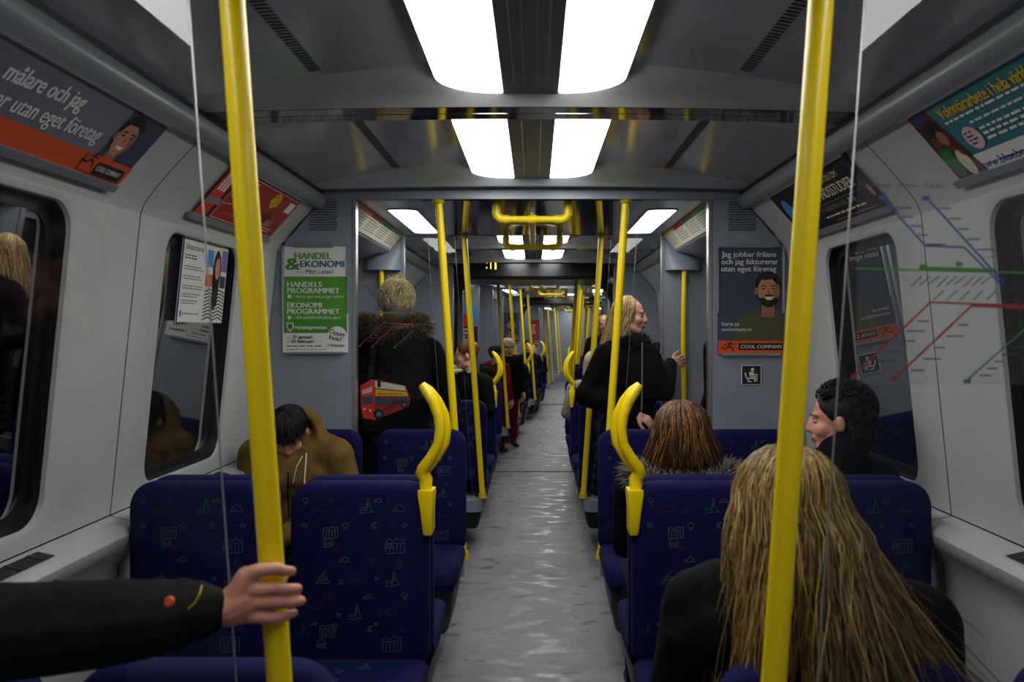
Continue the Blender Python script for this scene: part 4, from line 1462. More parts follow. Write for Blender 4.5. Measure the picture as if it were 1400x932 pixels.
def blob(mb, prims, voxel, smooth=4, tagmap=None):
    """one continuous skin over overlapping volumes, coloured by the nearest volume"""
    vs, fs = tmesh(prims)
    me = bpy.data.meshes.new('tmp')
    me.from_pydata(vs, [], fs)
    bm = bmesh.new(); bm.from_mesh(me); bmesh.ops.recalc_face_normals(bm, faces=bm.faces); bm.to_mesh(me); bm.free()
    o = bpy.data.objects.new('tmp', me)
    COL.objects.link(o)
    m = o.modifiers.new('r', 'REMESH'); m.mode = 'VOXEL'; m.voxel_size = voxel
    if smooth:
        m = o.modifiers.new('s', 'SMOOTH'); m.factor = 0.5; m.iterations = smooth
    dg = bpy.context.evaluated_depsgraph_get()
    ev = o.evaluated_get(dg)
    me2 = ev.to_mesh()
    nv, nf = len(me2.vertices), len(me2.polygons)
    co = np.empty(nv * 3); me2.vertices.foreach_get('co', co); co = co.reshape(-1, 3)
    faces = [tuple(p.vertices) for p in me2.polygons]
    cen = np.array([co[list(f)].mean(axis=0) for f in faces]) if nf else np.zeros((0, 3))
    ev.to_mesh_clear()
    bpy.data.objects.remove(o); bpy.data.meshes.remove(me)
    D = np.full((len(prims), nf), 1e9)
    for i, q in enumerate(prims):
        if q[0] == 'e':
            loc = (cen - np.array(q[1])) @ np.array(q[4])
            rr = np.array(q[2])
            k0 = np.linalg.norm(loc / rr, axis=1)
            D[i] = (k0 - 1) * rr.min()
        else:
            _, p0, r0, p1, r1, _ = q
            a, b = np.array(p0), np.array(p1)
            ab = b - a
            t = np.clip(((cen - a) @ ab) / max(ab @ ab, 1e-9), 0, 1)
            D[i] = np.linalg.norm(cen - (a + t[:, None] * ab), axis=1) - (r0 + (r1 - r0) * t)
    best = D.argmin(axis=0)
    k = len(mb.v)
    mb.v.extend(map(tuple, co.tolist()))
    for f, bi in zip(faces, best):
        q = prims[bi]
        tg = q[3] if q[0] == 'e' else q[5]
        mb.f.append([k + i for i in f]); mb.mi.append(mb.mid(tg))

def xf(prims, M):
    out = []
    R3 = M.to_3x3()
    for q in prims:
        if q[0] == 'e':
            out.append(('e', M @ q[1], q[2], q[3], R3 @ q[4]))
        else:
            out.append(('c', M @ q[1], q[2], M @ q[3], q[4], q[5]))
    return out

def head_prims(skin='skin', k=1.0, neck=True, lipc='lip'):
    s = skin
    P = [E((0, .012, .03), (.074, .092, .086), s), E((0, -.028, -.028), (.060, .064, .082), s), E((0, -.05, -.085), (.036, .034, .030), s),
         E((.036, -.052, -.028), (.027, .028, .030), s), E((-.036, -.052, -.028), (.027, .028, .030), s),
         C((0, -.086, .012), .008, (0, -.099, -.026), .012, s), E((.011, -.090, -.031), (.008, .009, .007), s), E((-.011, -.090, -.031), (.008, .009, .007), s),
         C((-.032, -.075, .024), .0095, (.032, -.075, .024), .0095, s), C((-.05, -.01, -.07), .024, (-.02, -.055, -.09), .022, s), C((.05, -.01, -.07), .024, (.02, -.055, -.09), .022, s),
         E((.078, .008, -.006), (.010, .020, .032), s), E((-.078, .008, -.006), (.010, .020, .032), s),
         C((-.019, -.0855, -.058), .0065, (.019, -.0855, -.058), .0065, lipc), C((-.014, -.0845, -.066), .007, (.014, -.0845, -.066), .007, lipc)]
    if neck:
        P.append(C((0, .025, -.07), .050, (0, .035, -.17), .054, s))
    return P

def face_parts(root, M, brow='hair_black0'):
    for s in (-1, 1):
        e = MB()
        iv, ifs = ico()
        e.add([M @ Vector((s * .029 + p[0] * .011, -.0725 + p[1] * .009, .004 + p[2] * .007)) for p in iv], ifs, 'eye_white')
        e.add([M @ Vector((s * .029 + p[0] * .006, -.0785 + p[1] * .0045, .004 + p[2] * .006)) for p in iv], ifs, 'eye_dark')
        obj('eye', e, root)
        b = MB()
        b.tube([M @ Vector((s * (.014 + .009 * k), -.0875 + .0032 * k * k * 0.5, .024 + .004 * math.sin(k * 0.8))) for k in range(5)], [.0014, .0022, .0024, .0020, .001], brow, 6)
        obj('eyebrow', b, root)

def rotm(yaw=0, pitch=0, roll=0):
    """yaw turns the face (0 looks at -y, 90 looks at +x), pitch > 0 looks down"""
    return Matrix.Rotation(R(yaw), 4, 'Z') @ Matrix.Rotation(R(pitch), 4, 'X') @ Matrix.Rotation(R(roll), 4, 'Y')

def lock(mb, pts, w, m, n=4, flat=0.5):
    L = len(pts)
    mb.tube(pts, [w * (0.55 + 0.45 * math.sin(math.pi * min(1, (i + 1) / L * 1.15) ** 0.8)) * (1 if i < L - 1 else 0.15) for i in range(L)], m, n, cap=False, flat=flat)

def tuft(mb, p, d, L, w, m):
    """one tapering hair of a fur trim"""
    d = Vector(d).normalized()
    u = d.orthogonal().normalized(); v = d.cross(u)
    p = Vector(p)
    tip = p + d * L + Vector((random.uniform(-1, 1), random.uniform(-1, 1), -0.6)) * L * 0.22
    mid = p + d * L * 0.5
    ring0 = [p + (u * math.cos(a) + v * math.sin(a)) * w for a in (0, 2.1, 4.2)]
    ring1 = [mid + (u * math.cos(a) + v * math.sin(a)) * w * 0.7 for a in (0, 2.1, 4.2)]
    mb.add(ring0 + ring1 + [tip], [(0, 1, 4, 3), (1, 2, 5, 4), (2, 0, 3, 5), (3, 4, 6), (4, 5, 6), (5, 3, 6)], m)

def hand(wrist, d, n, side, tg, k=1.0, curl=(18, 30, 22), spread=3, thumb=None):
    """palm + five fingers. d = direction of fingers, n = way the palm faces, side = +1: thumb on the (d x n) side"""
    d = Vector(d).normalized(); n = Vector(n); n = (n - d * n.dot(d)).normalized()
    t = d.cross(n) * side
    P = []
    w = Vector(wrist)
    base = w + d * 0.085 * k
    P.append(C(w, .024 * k, w + d * .03 * k, .027 * k, tg))
    for off, L, r in ((.030, .074, .0088), (.010, .083, .0092), (-.010, .077, .0088), (-.029, .060, .0078)):
        b = base + t * off * k + d * (-.004 if abs(off) > .02 else 0.0) * k
        P.append(C(w + d * .015 * k + t * off * .55 * k, .015 * k, b, .0115 * k, tg))
        a, dirv, p = 0, d, b
        for seg, (frac, cu) in enumerate(zip((.45, .31, .24), curl)):
            a += cu
            dirv = d * math.cos(R(a)) + n * math.sin(R(a)) + t * math.sin(R(spread * off / .03))
            q = p + dirv.normalized() * L * frac * k
            P.append(C(p, r * k * (1.04 - .08 * seg), q, r * k * (.97 - .09 * seg), tg))
            p = q
    tb = w + d * .030 * k + t * .026 * k
    if thumb is None:
        thumb = (t * .75 + d * .6 + n * .35, t * .15 + d * .9 + n * .5)
    p1 = tb + Vector(thumb[0]).normalized() * .042 * k
    p2 = p1 + Vector(thumb[1]).normalized() * .032 * k
    p3 = p2 + (Vector(thumb[1]).normalized() + n * .2).normalized() * .022 * k
    P += [C(tb, .0145 * k, p1, .0115 * k, tg), C(p1, .0112 * k, p2, .010 * k, tg), C(p2, .010 * k, p3, .0085 * k, tg)]
    return P

def standing(coat, legs, shoe, h=1.7, bulk=1.0, coatlen=0.78, arms=None, lean=(0, 0)):
    """local: faces -y, feet at origin"""
    k = h / 1.7
    S = lambda *p: Vector(p) * k
    B = bulk
    P = []
    for s in (-1, 1):
        P += [C(S(s * .095, .01, .90), .088 * k * B, S(s * .10, .0, .48), .062 * k * B, legs), C(S(s * .10, 0, .48), .058 * k * B, S(s * .105, .025, .09), .042 * k * B, legs),
              C(S(s * .105, .03, .055), .044 * k, S(s * .115, -.15, .04), .036 * k, shoe)]
    P += [E(S(0, 0, .95), S(.175 * B, .125 * B, .15), coat), E(S(0, 0, 1.12), S(.165 * B, .120 * B, .16), coat), E(S(0, .0, 1.29), S(.185 * B, .125 * B, .17), coat),
          C(S(-.135, .01, 1.385), .072 * k * B, S(.135, .01, 1.385), .072 * k * B, coat), C(S(0, .015, 1.40), .066 * k, S(0, .01, 1.47), .06 * k, coat)]
    z = 0.90
    while z > coatlen:
        P.append(E(S(0, 0, z), S((.185 + (.9 - z) * .12) * B, (.14 + (.9 - z) * .1) * B, .10), coat)); z -= .06
    hands = []
    for s in (-1, 1):
        a = (arms or {}).get(s) or (S(s * .25, .04, 1.12), S(s * .24, -.07, .88))
        el, wr = Vector(a[0]), Vector(a[1])
        P += [C(S(s * .185, .01, 1.375), .066 * k * B, el, .052 * k * B, coat), C(el, .052 * k * B, wr, .040 * k * B, coat)]
        hands.append((s, el, wr))
    return P, hands

def sitting(coat, legs, shoe, bulk=1.0, lean=0.0, shift=0.0, arms=None, sh=0.0):
    """local: faces -y, seat reference at the origin under the pelvis, seat height .47"""
    B = bulk
    P = []
    for s in (-1, 1):
        P += [C((s * .10, .0, .56), .088 * B, (s * .115, -.42, .545), .066, legs), C((s * .115, -.42, .54), .06, (s * .115, -.40, .10), .045, legs),
              C((s * .115, -.40, .055), .042, (s * .12, -.56, .04), .035, shoe)]
    y = lambda z: -lean * (z - .55)
    P += [E((0, .01, .57), (.18 * B, .15 * B, .11), coat), E((shift * .3, .02 + y(.72), .72), (.165 * B, .125 * B, .16), coat), E((shift * .7, .02 + y(.88), .88), (.185 * B, .125 * B, .16), coat),
          C((shift - .14, .02 + y(.98), .975 + sh), .072 * B, (shift + .14, .02 + y(.98), .975 - sh), .072 * B, coat), C((shift, .02 + y(1.0), 1.0), .066, (shift, .015 + y(1.06), 1.05), .058, coat)]
    hands = []
    for s in (-1, 1):
        a = (arms or {}).get(s) or ((s * .25, .0 + y(.75), .74), (s * .10, -.24, .66))
        el, wr = Vector(a[0]), Vector(a[1])
        P += [C((shift + s * .185, .02 + y(.97), .965 - s * sh), .066 * B, el, .052 * B, coat), C(el, .052 * B, wr, .040 * B, coat)]
        hands.append((s, el, wr))
    return P, hands

def build_person(M, label, body, head=None, hands=(), skin='skin', vox=.013, hvox=.0058, hdvox=.0042, group=None, extra_head=(), face=True, brow='hair_black0', neck=True):
    root = empty('person', M, label, 'person', group)
    mb = MB()
    blob(mb, body, vox, 5)
    for hp in hands:
        blob(mb, hp, hdvox, 3)
    if head is not None:
        blob(mb, xf(head_prims(skin, neck=neck), head) + list(extra_head), hvox, 3)
    obj('body', mb, root, angle=180)
    if head is not None and face:
        face_parts(root, head, brow)
    return root

def std_hands(hs, tg='skin', ctr=None):
    out = []
    for s, el, wr in hs:
        d = (wr - el).normalized()
        out.append(hand(wr + d * .01, d, Vector((-s, 0, 0)) if abs(d.z) > .5 else Vector((0, 0, -1)), s, tg, curl=(25, 35, 25)))
    return out

# hair grown over an ellipsoid, each lock a tapering strand
def crown_hair(mb, M, mats, n, rad, c=(0, .012, .03), drop=lambda f: 0.2, drift=lambda f: (0, 0, 0), back=None, w=(.005, .010), fr=(-180, 180), part=0.0, t1=100, jitter=.006, wave=.006, seg=7, t0=4):
    """angle f measured from the back of the head (0) to the face (180)"""
    for i in range(n):
        f = random.uniform(*fr)
        cf, sf = math.cos(R(f)), math.sin(R(f))
        tt1 = t1 * random.uniform(.85, 1.1)
        ts = random.uniform(t0, t0 + 30)
        g = 1 + random.uniform(-.03, .06)
        pts = []
        for k in range(6):
            th = R(ts + (tt1 - ts) * k / 5)
            pts.append(Vector((c[0] + part * math.cos(th) + rad[0] * g * math.sin(th) * sf, c[1] + rad[1] * g * math.sin(th) * cf, c[2] + rad[2] * g * math.cos(th))))
        pts = [M @ p for p in pts]
        L = drop(f) * random.uniform(.75, 1.08)
        if L > 0.01:
            dv = Vector(drift(f))
            p0 = pts[-1]
            ph, am = random.uniform(0, 6.28), random.uniform(.3, 1) * wave
            jx, jy = random.uniform(-1, 1) * jitter * 4, random.uniform(-1, 1) * jitter * 1.2
            for k in range(1, seg + 1):
                q = k / seg
                pts.append(p0 + Vector((dv.x * q ** 1.3 + jx * q + am * math.sin(ph + q * 7), dv.y * q ** .6 + jy * q + am * math.cos(ph + q * 6), -L * q + dv.z * q)))
        pts = [p + Vector((random.uniform(-1, 1), random.uniform(-1, 1), random.uniform(-1, 1))) * jitter * .25 for p in pts]
        lock(mb, pts, random.uniform(*w), random.choice(mats))

def fur(mb, prim_pts, mats, L, w, outdir, n):
    for i in range(n):
        p, nrm = prim_pts()
        tuft(mb, p, Vector(nrm) + Vector(outdir), L * random.uniform(.6, 1.15), w, random.choice(mats))

def ring_pts(c, rx, ry, tube_r, M=None, a0=0, a1=360, tilt=0.0):
    def gen():
        a, b = R(random.uniform(a0, a1)), random.uniform(0, 2 * math.pi)
        nrm = Vector((math.cos(a) * math.cos(b), math.sin(a) * math.cos(b), math.sin(b)))
        p = Vector((c[0] + rx * math.cos(a), c[1] + ry * math.sin(a), c[2] + tilt * math.sin(a))) + nrm * tube_r
        return p, nrm
    return gen

def ring_mesh(mb, c, rx, ry, r, m, a0=0, a1=360, tilt=0.0, n=28):
    pts = [(c[0] + rx * math.cos(R(a0 + (a1 - a0) * k / n)), c[1] + ry * math.sin(R(a0 + (a1 - a0) * k / n)), c[2] + tilt * math.sin(R(a0 + (a1 - a0) * k / n))) for k in range(n + 1)]
    mb.tube(pts, r, m, 10)

# ---------------------------------------------------------------- 1 blonde passenger in the foreground, back to the camera
M = T(0.50, 1.68, -0.02) @ RZ(180)
body, hs = sitting('coat_black', 'jeans', 'shoe', bulk=1.1, shift=-.02, sh=-.02, arms={1: ((.21, .0, .74), (.08, -.24, .66)), -1: ((-.27, .0, .74), (-.10, -.24, .66))})
body += [E((0, .05, .93), (.25, .12, .12), 'coat_black'), C((-.13, .03, .975), .085, (-.26, .03, .945), .088, 'coat_black'), C((-.26, .03, .945), .088, (-.31, -.03, .74), .078, 'coat_black'), C((.16, .03, .93), .08, (.20, .02, .80), .07, 'coat_black')]
hd = T(0.0, 0.04, 1.165) @ rotm(0, 4, -6)
pr = build_person(M, 'person with long dark blonde hair in a black coat, seated nearest on the right', body, hd, std_hands(hs), vox=.013)
hm = MB()
blob(hm, xf([E((0, .022, .035), (.092, .106, .095), H_DKBLOND[2]), E((0, .06, -.05), (.095, .07, .12), H_DKBLOND[2]), E((-.05, .075, -.17), (.11, .06, .13), H_DKBLOND[2]), E((-.09, .075, -.27), (.12, .05, .10), H_DKBLOND[4])], hd), .012, 3)
dr = lambda f: ((-.02 - .14 * random.random() if f < 30 else .03 * random.random()) - (.12 * random.random() if f < -40 else 0), (.145 if abs(f) < 90 else .08) * random.uniform(.92, 1.08), 0)
crown_hair(hm, hd, H_DKBLOND, 2100, (.096, .110, .099), (0, .020, .03), drop=lambda f: .44 if abs(f) < 115 else .30, drift=dr, w=(.0012, .0032), fr=(-140, 140), t1=96, jitter=.010, wave=.018, seg=9)
crown_hair(hm, hd, [H_DKBLOND[3], H_DKBLOND[1], H_DKBLOND[0]], 900, (.101, .116, .103), (0, .022, .03), drop=lambda f: .47, drift=dr, w=(.0008, .0019), fr=(-120, 120), t1=92, jitter=.014, wave=.022, seg=9)
obj('hair', hm, pr, angle=180)

# ---------------------------------------------------------------- 2 brown-haired passenger with a fur-trimmed hood
M = T(0.55, 3.11, -0.03) @ RZ(180)
body, hs = sitting('coat_navy', 'jeans', 'shoe', bulk=1.0, arms={-1: ((-.20, -.02, .74), (-.08, -.24, .66)), 1: ((.20, -.02, .74), (.08, -.24, .66))})
body += [E((0, .06, .955), (.20, .10, .075), 'coat_navy')]
hd = T(0.0, 0.035, 1.155) @ rotm(0, 3, 4)
pr = build_person(M, 'person with brown highlighted hair and grey fur hood, seated right of the aisle', body, hd, std_hands(hs))
hm = MB()
blob(hm, xf([E((0, .022, .03), (.094, .108, .096), H_BROWN[2]), E((0, .045, -.06), (.108, .085, .085), H_BROWN[2])], hd), .011, 3)
crown_hair(hm, hd, H_BROWN, 1300, (.100, .112, .099), (0, .020, .025), drop=lambda f: .115, drift=lambda f: (.030 * math.sin(R(f)) * random.uniform(.2, 1.2), .012, 0), w=(.0014, .0034), fr=(-135, 135), t1=96, jitter=.005, wave=.003, seg=4)
obj('hair', hm, pr, angle=180)
fm_ = MB()
ring_mesh(fm_, (0, .035, 1.005), .165, .115, .040, FUR_GREY[1], a0=-10, a1=190, tilt=-.03)
fur(fm_, ring_pts((0, .035, 1.005), .165, .115, .036, a0=-10, a1=190, tilt=-.03), FUR_GREY, .055, .0022, (0, .3, -.1), 3600)
obj('fur_trim', fm_, pr, angle=180)

# ---------------------------------------------------------------- 3 man with dark curls looking left
M = T(1.10, 3.11, -0.01) @ RZ(180)
body, hs = sitting('coat_navy', 'jeans', 'shoe', bulk=1.06, arms={-1: ((-.195, 0, .74), (-.10, -.24, .66)), 1: ((.215, 0, .74), (.10, -.24, .66))})
body += [C((-.02, .03, 1.0), .10, (-.038, .03, 1.08), .092, 'coat_navy')]
hd = T(-.02, .02, 1.185) @ rotm(74, 4, 0)
pr = build_person(M, 'person with black curly hair looking left, seated by the right window', body, hd, std_hands(hs), skin='skin_warm')
hm = MB()
blob(hm, xf([E((0, .030, .048), (.090, .102, .090), H_BLACK[0]), E((0, .062, -.03), (.082, .062, .085), H_BLACK[0]), E((0, .055, -.09), (.062, .05, .05), H_BLACK[0])], hd), .012, 3)
for i in range(900):
    f, th = random.uniform(-150, 150), random.uniform(0, 118)
    if abs(f) > 75 and th > 62: continue
    if abs(f) > 120 and th > 64: continue
    nrm = Vector((math.sin(R(th)) * math.sin(R(f)), math.sin(R(th)) * math.cos(R(f)), math.cos(R(th))))
    p = Vector((0, .028, .045)) + Vector((nrm.x * .088, nrm.y * .102, nrm.z * .090))
    u = nrm.orthogonal().normalized(); v = nrm.cross(u)
    ph, rr = random.uniform(0, 6.28), random.uniform(.008, .015)
    pts = [hd @ (p + nrm * (.0034 * k) + (u * math.cos(ph + k * .8) + v * math.sin(ph + k * .8)) * rr) for k in range(8)]
    lock(hm, pts, .0036, random.choice(H_BLACK))
for i in range(500):
    f, th = random.uniform(-100, 100), random.uniform(60, 165)
    nrm = Vector((math.sin(R(th)) * math.sin(R(f)), math.sin(R(th)) * math.cos(R(f)), math.cos(R(th))))
    p = Vector((0, .060, -.035)) + Vector((nrm.x * .082, nrm.y * .063, nrm.z * .088))
    u = nrm.orthogonal().normalized(); v = nrm.cross(u)
    ph, rr = random.uniform(0, 6.28), random.uniform(.006, .012)
    lock(hm, [hd @ (p + nrm * (.0016 * k) + (u * math.cos(ph + k * .8) + v * math.sin(ph + k * .8)) * rr) for k in range(8)], .0034, random.choice(H_BLACK))
obj('hair', hm, pr, angle=180)

# ---------------------------------------------------------------- 4 man in the olive hooded jacket, head bowed
M = T(-1.075, 3.93, -0.02)
body, hs = sitting('coat_olive', 'jeans', 'shoe', bulk=1.2, lean=.28, arms={-1: ((-.225, -.06, .72), (-.19, -.29, .60)), 1: ((.25, -.08, .74), (-.07, -.27, .60))})
body += [E((0, .02, .93), (.24, .13, .12), 'coat_olive')]
hd = T(-.015, -.135, 1.06) @ rotm(6, 34, -4)
hood = []
for a in range(-40, 221, 13):
    ca, sa = math.cos(R(a)), math.sin(R(a))
    hood.append(E((-.012 + .128 * ca, -.105 + .02 * abs(sa), 1.045 + .122 * sa), (.024, .062, .026), 'coat_olive'))
hood += [E((-.012, -.01, 1.04), (.132, .075, .128), 'coat_olive'), C((.125, -.12, .955), .034, (.03, -.205, .86), .03, 'coat_olive'), C((-.145, -.12, .955), .034, (-.05, -.205, .86), .03, 'coat_olive'),
         E((-.012, -.075, 1.035), (.108, .045, .104), 'lining')]
pr = build_person(M, 'person in an olive hooded jacket with bowed head, seated at the left window', body + hood, hd, std_hands(hs), skin='skin_warm', face=False)
hm = MB()
blob(hm, xf([E((0, .020, .040), (.084, .098, .086), H_BLACK[0])], hd), .010, 3)
crown_hair(hm, hd, H_BLACK, 900, (.087, .103, .091), (0, .012, .036), drop=lambda f: .03 if abs(f) > 120 else 0, w=(.0014, .003), fr=(-178, 178), t1=80, jitter=.006, t0=0, seg=3, wave=.004)
obj('hair', hm, pr, angle=180)
cd = MB()
cd.tube([(.075, -.20, .985), (.078, -.225, .93), (.076, -.235, .87), (.078, -.238, .82)], .0035, 'k_cream', 6)
obj('drawstring', cd, pr)
cd = MB()
cd.tube([hd @ Vector((.083, -.005, -.01)), hd @ Vector((.075, -.03, -.05)), (.045, -.25, .93), (.03, -.25, .86)], .0016, 'k_white', 6)
obj('earphone_cable', cd, pr)
zp = MB()
zp.tube([(0.0, -.215, .90), (0.0, -.225, .80), (0.0, -.2, .70)], .004, 'lining', 6)
obj('zip', zp, pr)

# ---------------------------------------------------------------- 5 standing passenger with short blonde hair, back to the camera
M = T(-.755, 4.62, 0) @ RZ(180)
body, hs = standing('coat_black', 'jeans', 'shoe', h=1.72, bulk=1.28, coatlen=.62, arms={1: (Vector((.30, .04, 1.16)), Vector((.20, -.14, .98))), -1: (Vector((-.30, .0, 1.12)), Vector((-.262, -.10, 1.245)))})
body += [E((0, .05, 1.40), (.20, .11, .09), 'coat_black'), E((0, .0, 1.2), (.25, .15, .25), 'coat_black'), E((0, .10, 1.42), (.17, .09, .13), 'coat_black'), C((-.10, .02, 1.45), .09, (.10, .02, 1.45), .09, 'coat_black')]
hd = T(-.01, .02, 1.650) @ rotm(12, 0, 0)
pr = build_person(M, 'person with short blonde hair in a black parka, standing behind the left screen', body, hd, [hand((-.26, -.115, 1.26), (-.1, -.75, .45), (0, .3, -1), -1, 'knit_cream', 1.1, curl=(40, 50, 30)), hand((.19, -.155, .97), (-.2, -.8, -.2), (-1, 0, 0), 1, 'skin', curl=(30, 40, 30))])
hm = MB()
blob(hm, xf([E((0, .022, .05), (.092, .105, .095), H_SHORT[2]), E((0, .055, -.05), (.080, .07, .10), H_SHORT[3])], hd), .011, 3)
for i in range(1500):
    f, th = random.uniform(-130, 130), random.uniform(0, 118)
    def pt(ff, tt, g):
        return Vector((.094 * g * math.sin(R(tt)) * math.sin(R(ff)), .022 + .106 * g * math.sin(R(tt)) * math.cos(R(ff)), .036 + .104 * g * math.cos(R(tt))))
    sw = random.uniform(-30, 30)
    L = random.uniform(25, 48)
    lift = random.uniform(.0, .10) if th < 70 else random.uniform(0, .03)
    pts = [hd @ pt(f + sw * k / 4, th + L * (k / 4) * (1 if th > 25 else .8), 1.0 + .03 + lift * math.sin(math.pi * .5 * k / 4)) for k in range(5)]
    lock(hm, pts, random.uniform(.0014, .0032), random.choice(H_SHORT[:3] + H_SHORT[:2] if th < 85 else H_SHORT[1:]))
for i in range(60):
    f, th = random.uniform(-180, 180), random.uniform(0, 35)
    p0 = Vector((.094 * math.sin(R(th)) * math.sin(R(f)), .022 + .106 * math.sin(R(th)) * math.cos(R(f)), .036 + .104 * math.cos(R(th))))
    d = Vector((random.uniform(-1, .4), random.uniform(-.4, .4), random.uniform(.3, .9))).normalized()
    lock(hm, [hd @ (p0 + d * .045 * k / 4 + Vector((-.006, 0, -.008)) * (k / 4) ** 2) for k in range(5)], .0018, random.choice(H_SHORT[:2]))
obj('hair', hm, pr, angle=180)
fm_ = MB()
ring_mesh(fm_, (0, .04, 1.535), .150, .108, .045, FUR_BROWN[2], a0=-20, a1=200, tilt=-.02)
fur(fm_, ring_pts((0, .04, 1.535), .150, .108, .042, a0=-20, a1=200, tilt=-.02), FUR_BROWN, .05, .0025, (0, .2, 0), 2200)
obj('fur_trim', fm_, pr, angle=180)

# her bag with a printed red double-decker bus
f = Frame((-.77, 4.415, 1.135), (1, .04, 0), (0, 0, 1))
bg = empty('shoulder_bag', f.M, 'black shoulder bag printed with a red double-decker bus, on the parka', 'bag')
b = MB()
o_ = rrect(-.185, .185, -.16, .145, .035, 5)
b.loft([[(x * k, y * k, z) for x, y in o_] for k, z in ((.93, .0), (1, -.012), (1, -.055), (.93, -.068))], 'coat_black')
obj('bag_body', b, bg)
b = MB()
b.tube([(-.13, .13, -.035), (-.12, .22, -.06), (-.06, .28, -.085), (.0, .24, -.075), (.05, .13, -.035)], .012, 'coat_black', 8, flat=.4)
obj('strap', b, bg)
p = PP(f)
p.ppoly([(492.5, 527), (507, 519), (511.5, 518.5), (513, 574), (497, 571.5), (494, 560)], 'k_red2')
p.ppoly([(511.5, 518.5), (531, 522), (555, 527), (561.5, 546), (558, 556), (513, 574)], 'k_red'); p.up()
p.ppoly([(512.5, 520), (553, 527.5), (555, 534), (513, 530)], 'k_cream')
p.ppoly([(513, 532), (556, 535.5), (558, 541), (513, 541)], 'k_yellow')
p.ppoly([(513, 543), (558, 543.5), (559, 550), (513, 554)], 'k_slate')
p.ppoly([(495, 533), (509, 528), (509, 535), (495, 539)], 'k_pink')
p.ppoly([(495, 543), (509.5, 540), (509.5, 552), (496, 552)], 'k_slate'); p.up()
p.prect(516, 518, 521, 529, 'k_black')
p.ptext('LONDON', (527, 560), (552, 550), .021, 'k_black', .02)
p.bars(*f.uv(517, 539), .14, .012, 1, 'k_red', rag=0)
for x, y, r_ in ((518, 566, 7.2), (553, 553, 4.6)):
    p.pell(x, y, r_, r_, 'k_black', n=18)
p.up()
for x, y, r_ in ((518, 566, 3.6), (553, 553, 2.2)):
    p.pell(x, y, r_, r_, 'k_slate2', n=14)
p.pell(498.5, 559, 1.8, 1.8, 'k_cream', n=10); p.pell(506.5, 561, 1.8, 1.8, 'k_cream', n=10)
p.done(bg, 'bus_print')

# ---------------------------------------------------------------- 6 smiling blonde passenger standing on the right
M = T(.60, 5.27, 0) @ RZ(38)
MI = M.inverted()
wr = MI @ Vector((.925, 5.668, 1.285)); el = MI @ Vector((.845, 5.42, 1.13))
body, hs = standing('coat_black', 'coat_black', 'shoe', h=1.68, bulk=1.22, coatlen=.50, arms={1: (el, wr), -1: (Vector((-.30, .06, 1.12)), Vector((-.16, -.20, 1.02)))})
body += [E((0, .0, 1.18), (.24, .16, .26), 'coat_black'), C(el + Vector((0, 0, -.01)), .07, el.lerp(wr, .72), .058, 'coat_black'), C(Vector((-.30, .06, 1.12)), .075, Vector((-.17, -.19, 1.02)), .06, 'coat_black')]
gr = hand(wr, MI.to_3x3() @ Vector((.95, .20, .25)), MI.to_3x3() @ Vector((-.15, .97, .1)), 1, 'skin', .95, curl=(22, 62, 60))
hd = T(.0, -.02, 1.60) @ rotm(34, 2, 3)
pr = build_person(M, 'person with long blonde hair and black coat smiling, holding the hooded bar', body, hd, [gr, hand((-.15, -.215, 1.01), (.4, -.6, -.3), (.3, .3, -.8), -1, 'skin', .95, curl=(30, 40, 30))], brow='hair_blond3')
hm = MB()
blob(hm, xf([E((0, .030, .044), (.082, .096, .084), H_BLOND[2]), E((0, .06, -.06), (.080, .05, .10), H_BLOND[2])], hd), .011, 3)
crown_hair(hm, hd, H_BLOND, 1000, (.089, .107, .093), (0, .014, .032), drop=lambda f: .27 if abs(f) < 100 else .22, drift=lambda f: (-.06 * random.random(), .05, 0), w=(.0015, .0036), fr=(-122, 122), t1=94, jitter=.008, wave=.010, seg=7)
obj('hair', hm, pr, angle=180)
tm = MB()
tm.tube([hd @ Vector((-.020 + .010 * k, -.0935 + .0014 * (k - 2) ** 2, -.0615 + .0012 * (k - 2) ** 2)) for k in range(5)], [.002, .0040, .0046, .0040, .002], 'k_white', 6)
obj('teeth', tm, pr)
fm_ = MB()
def coat_pts():
    a, z = random.uniform(0, 2 * math.pi), random.uniform(.75, 1.42)
    rx, ry = .235, .165
    return Vector((rx * math.cos(a), ry * math.sin(a), z)), Vector((math.cos(a), math.sin(a), 0))
ring_mesh(fm_, (0, -.01, 1.44), .10, .085, .04, 'coat_black')
fur(fm_, ring_pts((0, -.01, 1.44), .10, .085, .036), FUR_BLACK, .03, .002, (0, 0, -.3), 700)
obj('fur_collar', fm_, pr, angle=180)
st = MB()
st.tube([M.inverted() @ Vector((.66, 5.07, 1.44)), M.inverted() @ Vector((.655, 5.03, 1.15)), M.inverted() @ Vector((.65, 5.05, .92))], .004, 'coat_grey', 6)
obj('bag_strap', st, pr)

# ---------------------------------------------------------------- 7 passenger half hidden behind the right bulkhead
M = T(1.085, 4.56, 0) @ RZ(-70)
body, hs = standing('coat_navy', 'jeans', 'shoe', h=1.74, bulk=1.05)
hd = T(0, -.01, 1.63) @ rotm(0, 8, 0)
pr = build_person(M, 'person in a dark jacket, only a sleeve showing past the right bulkhead', body, hd, std_hands(hs))
hm = MB()
blob(hm, xf([E((0, .022, .042), (.083, .098, .084), H_BROWN[2])], hd), .011, 3)
crown_hair(hm, hd, H_BROWN[2:], 160, (.086, .102, .088), (0, .016, .036), drop=lambda f: 0, w=(.004, .007), fr=(-160, 160), t1=86, t0=0)
obj('hair', hm, pr, angle=180)

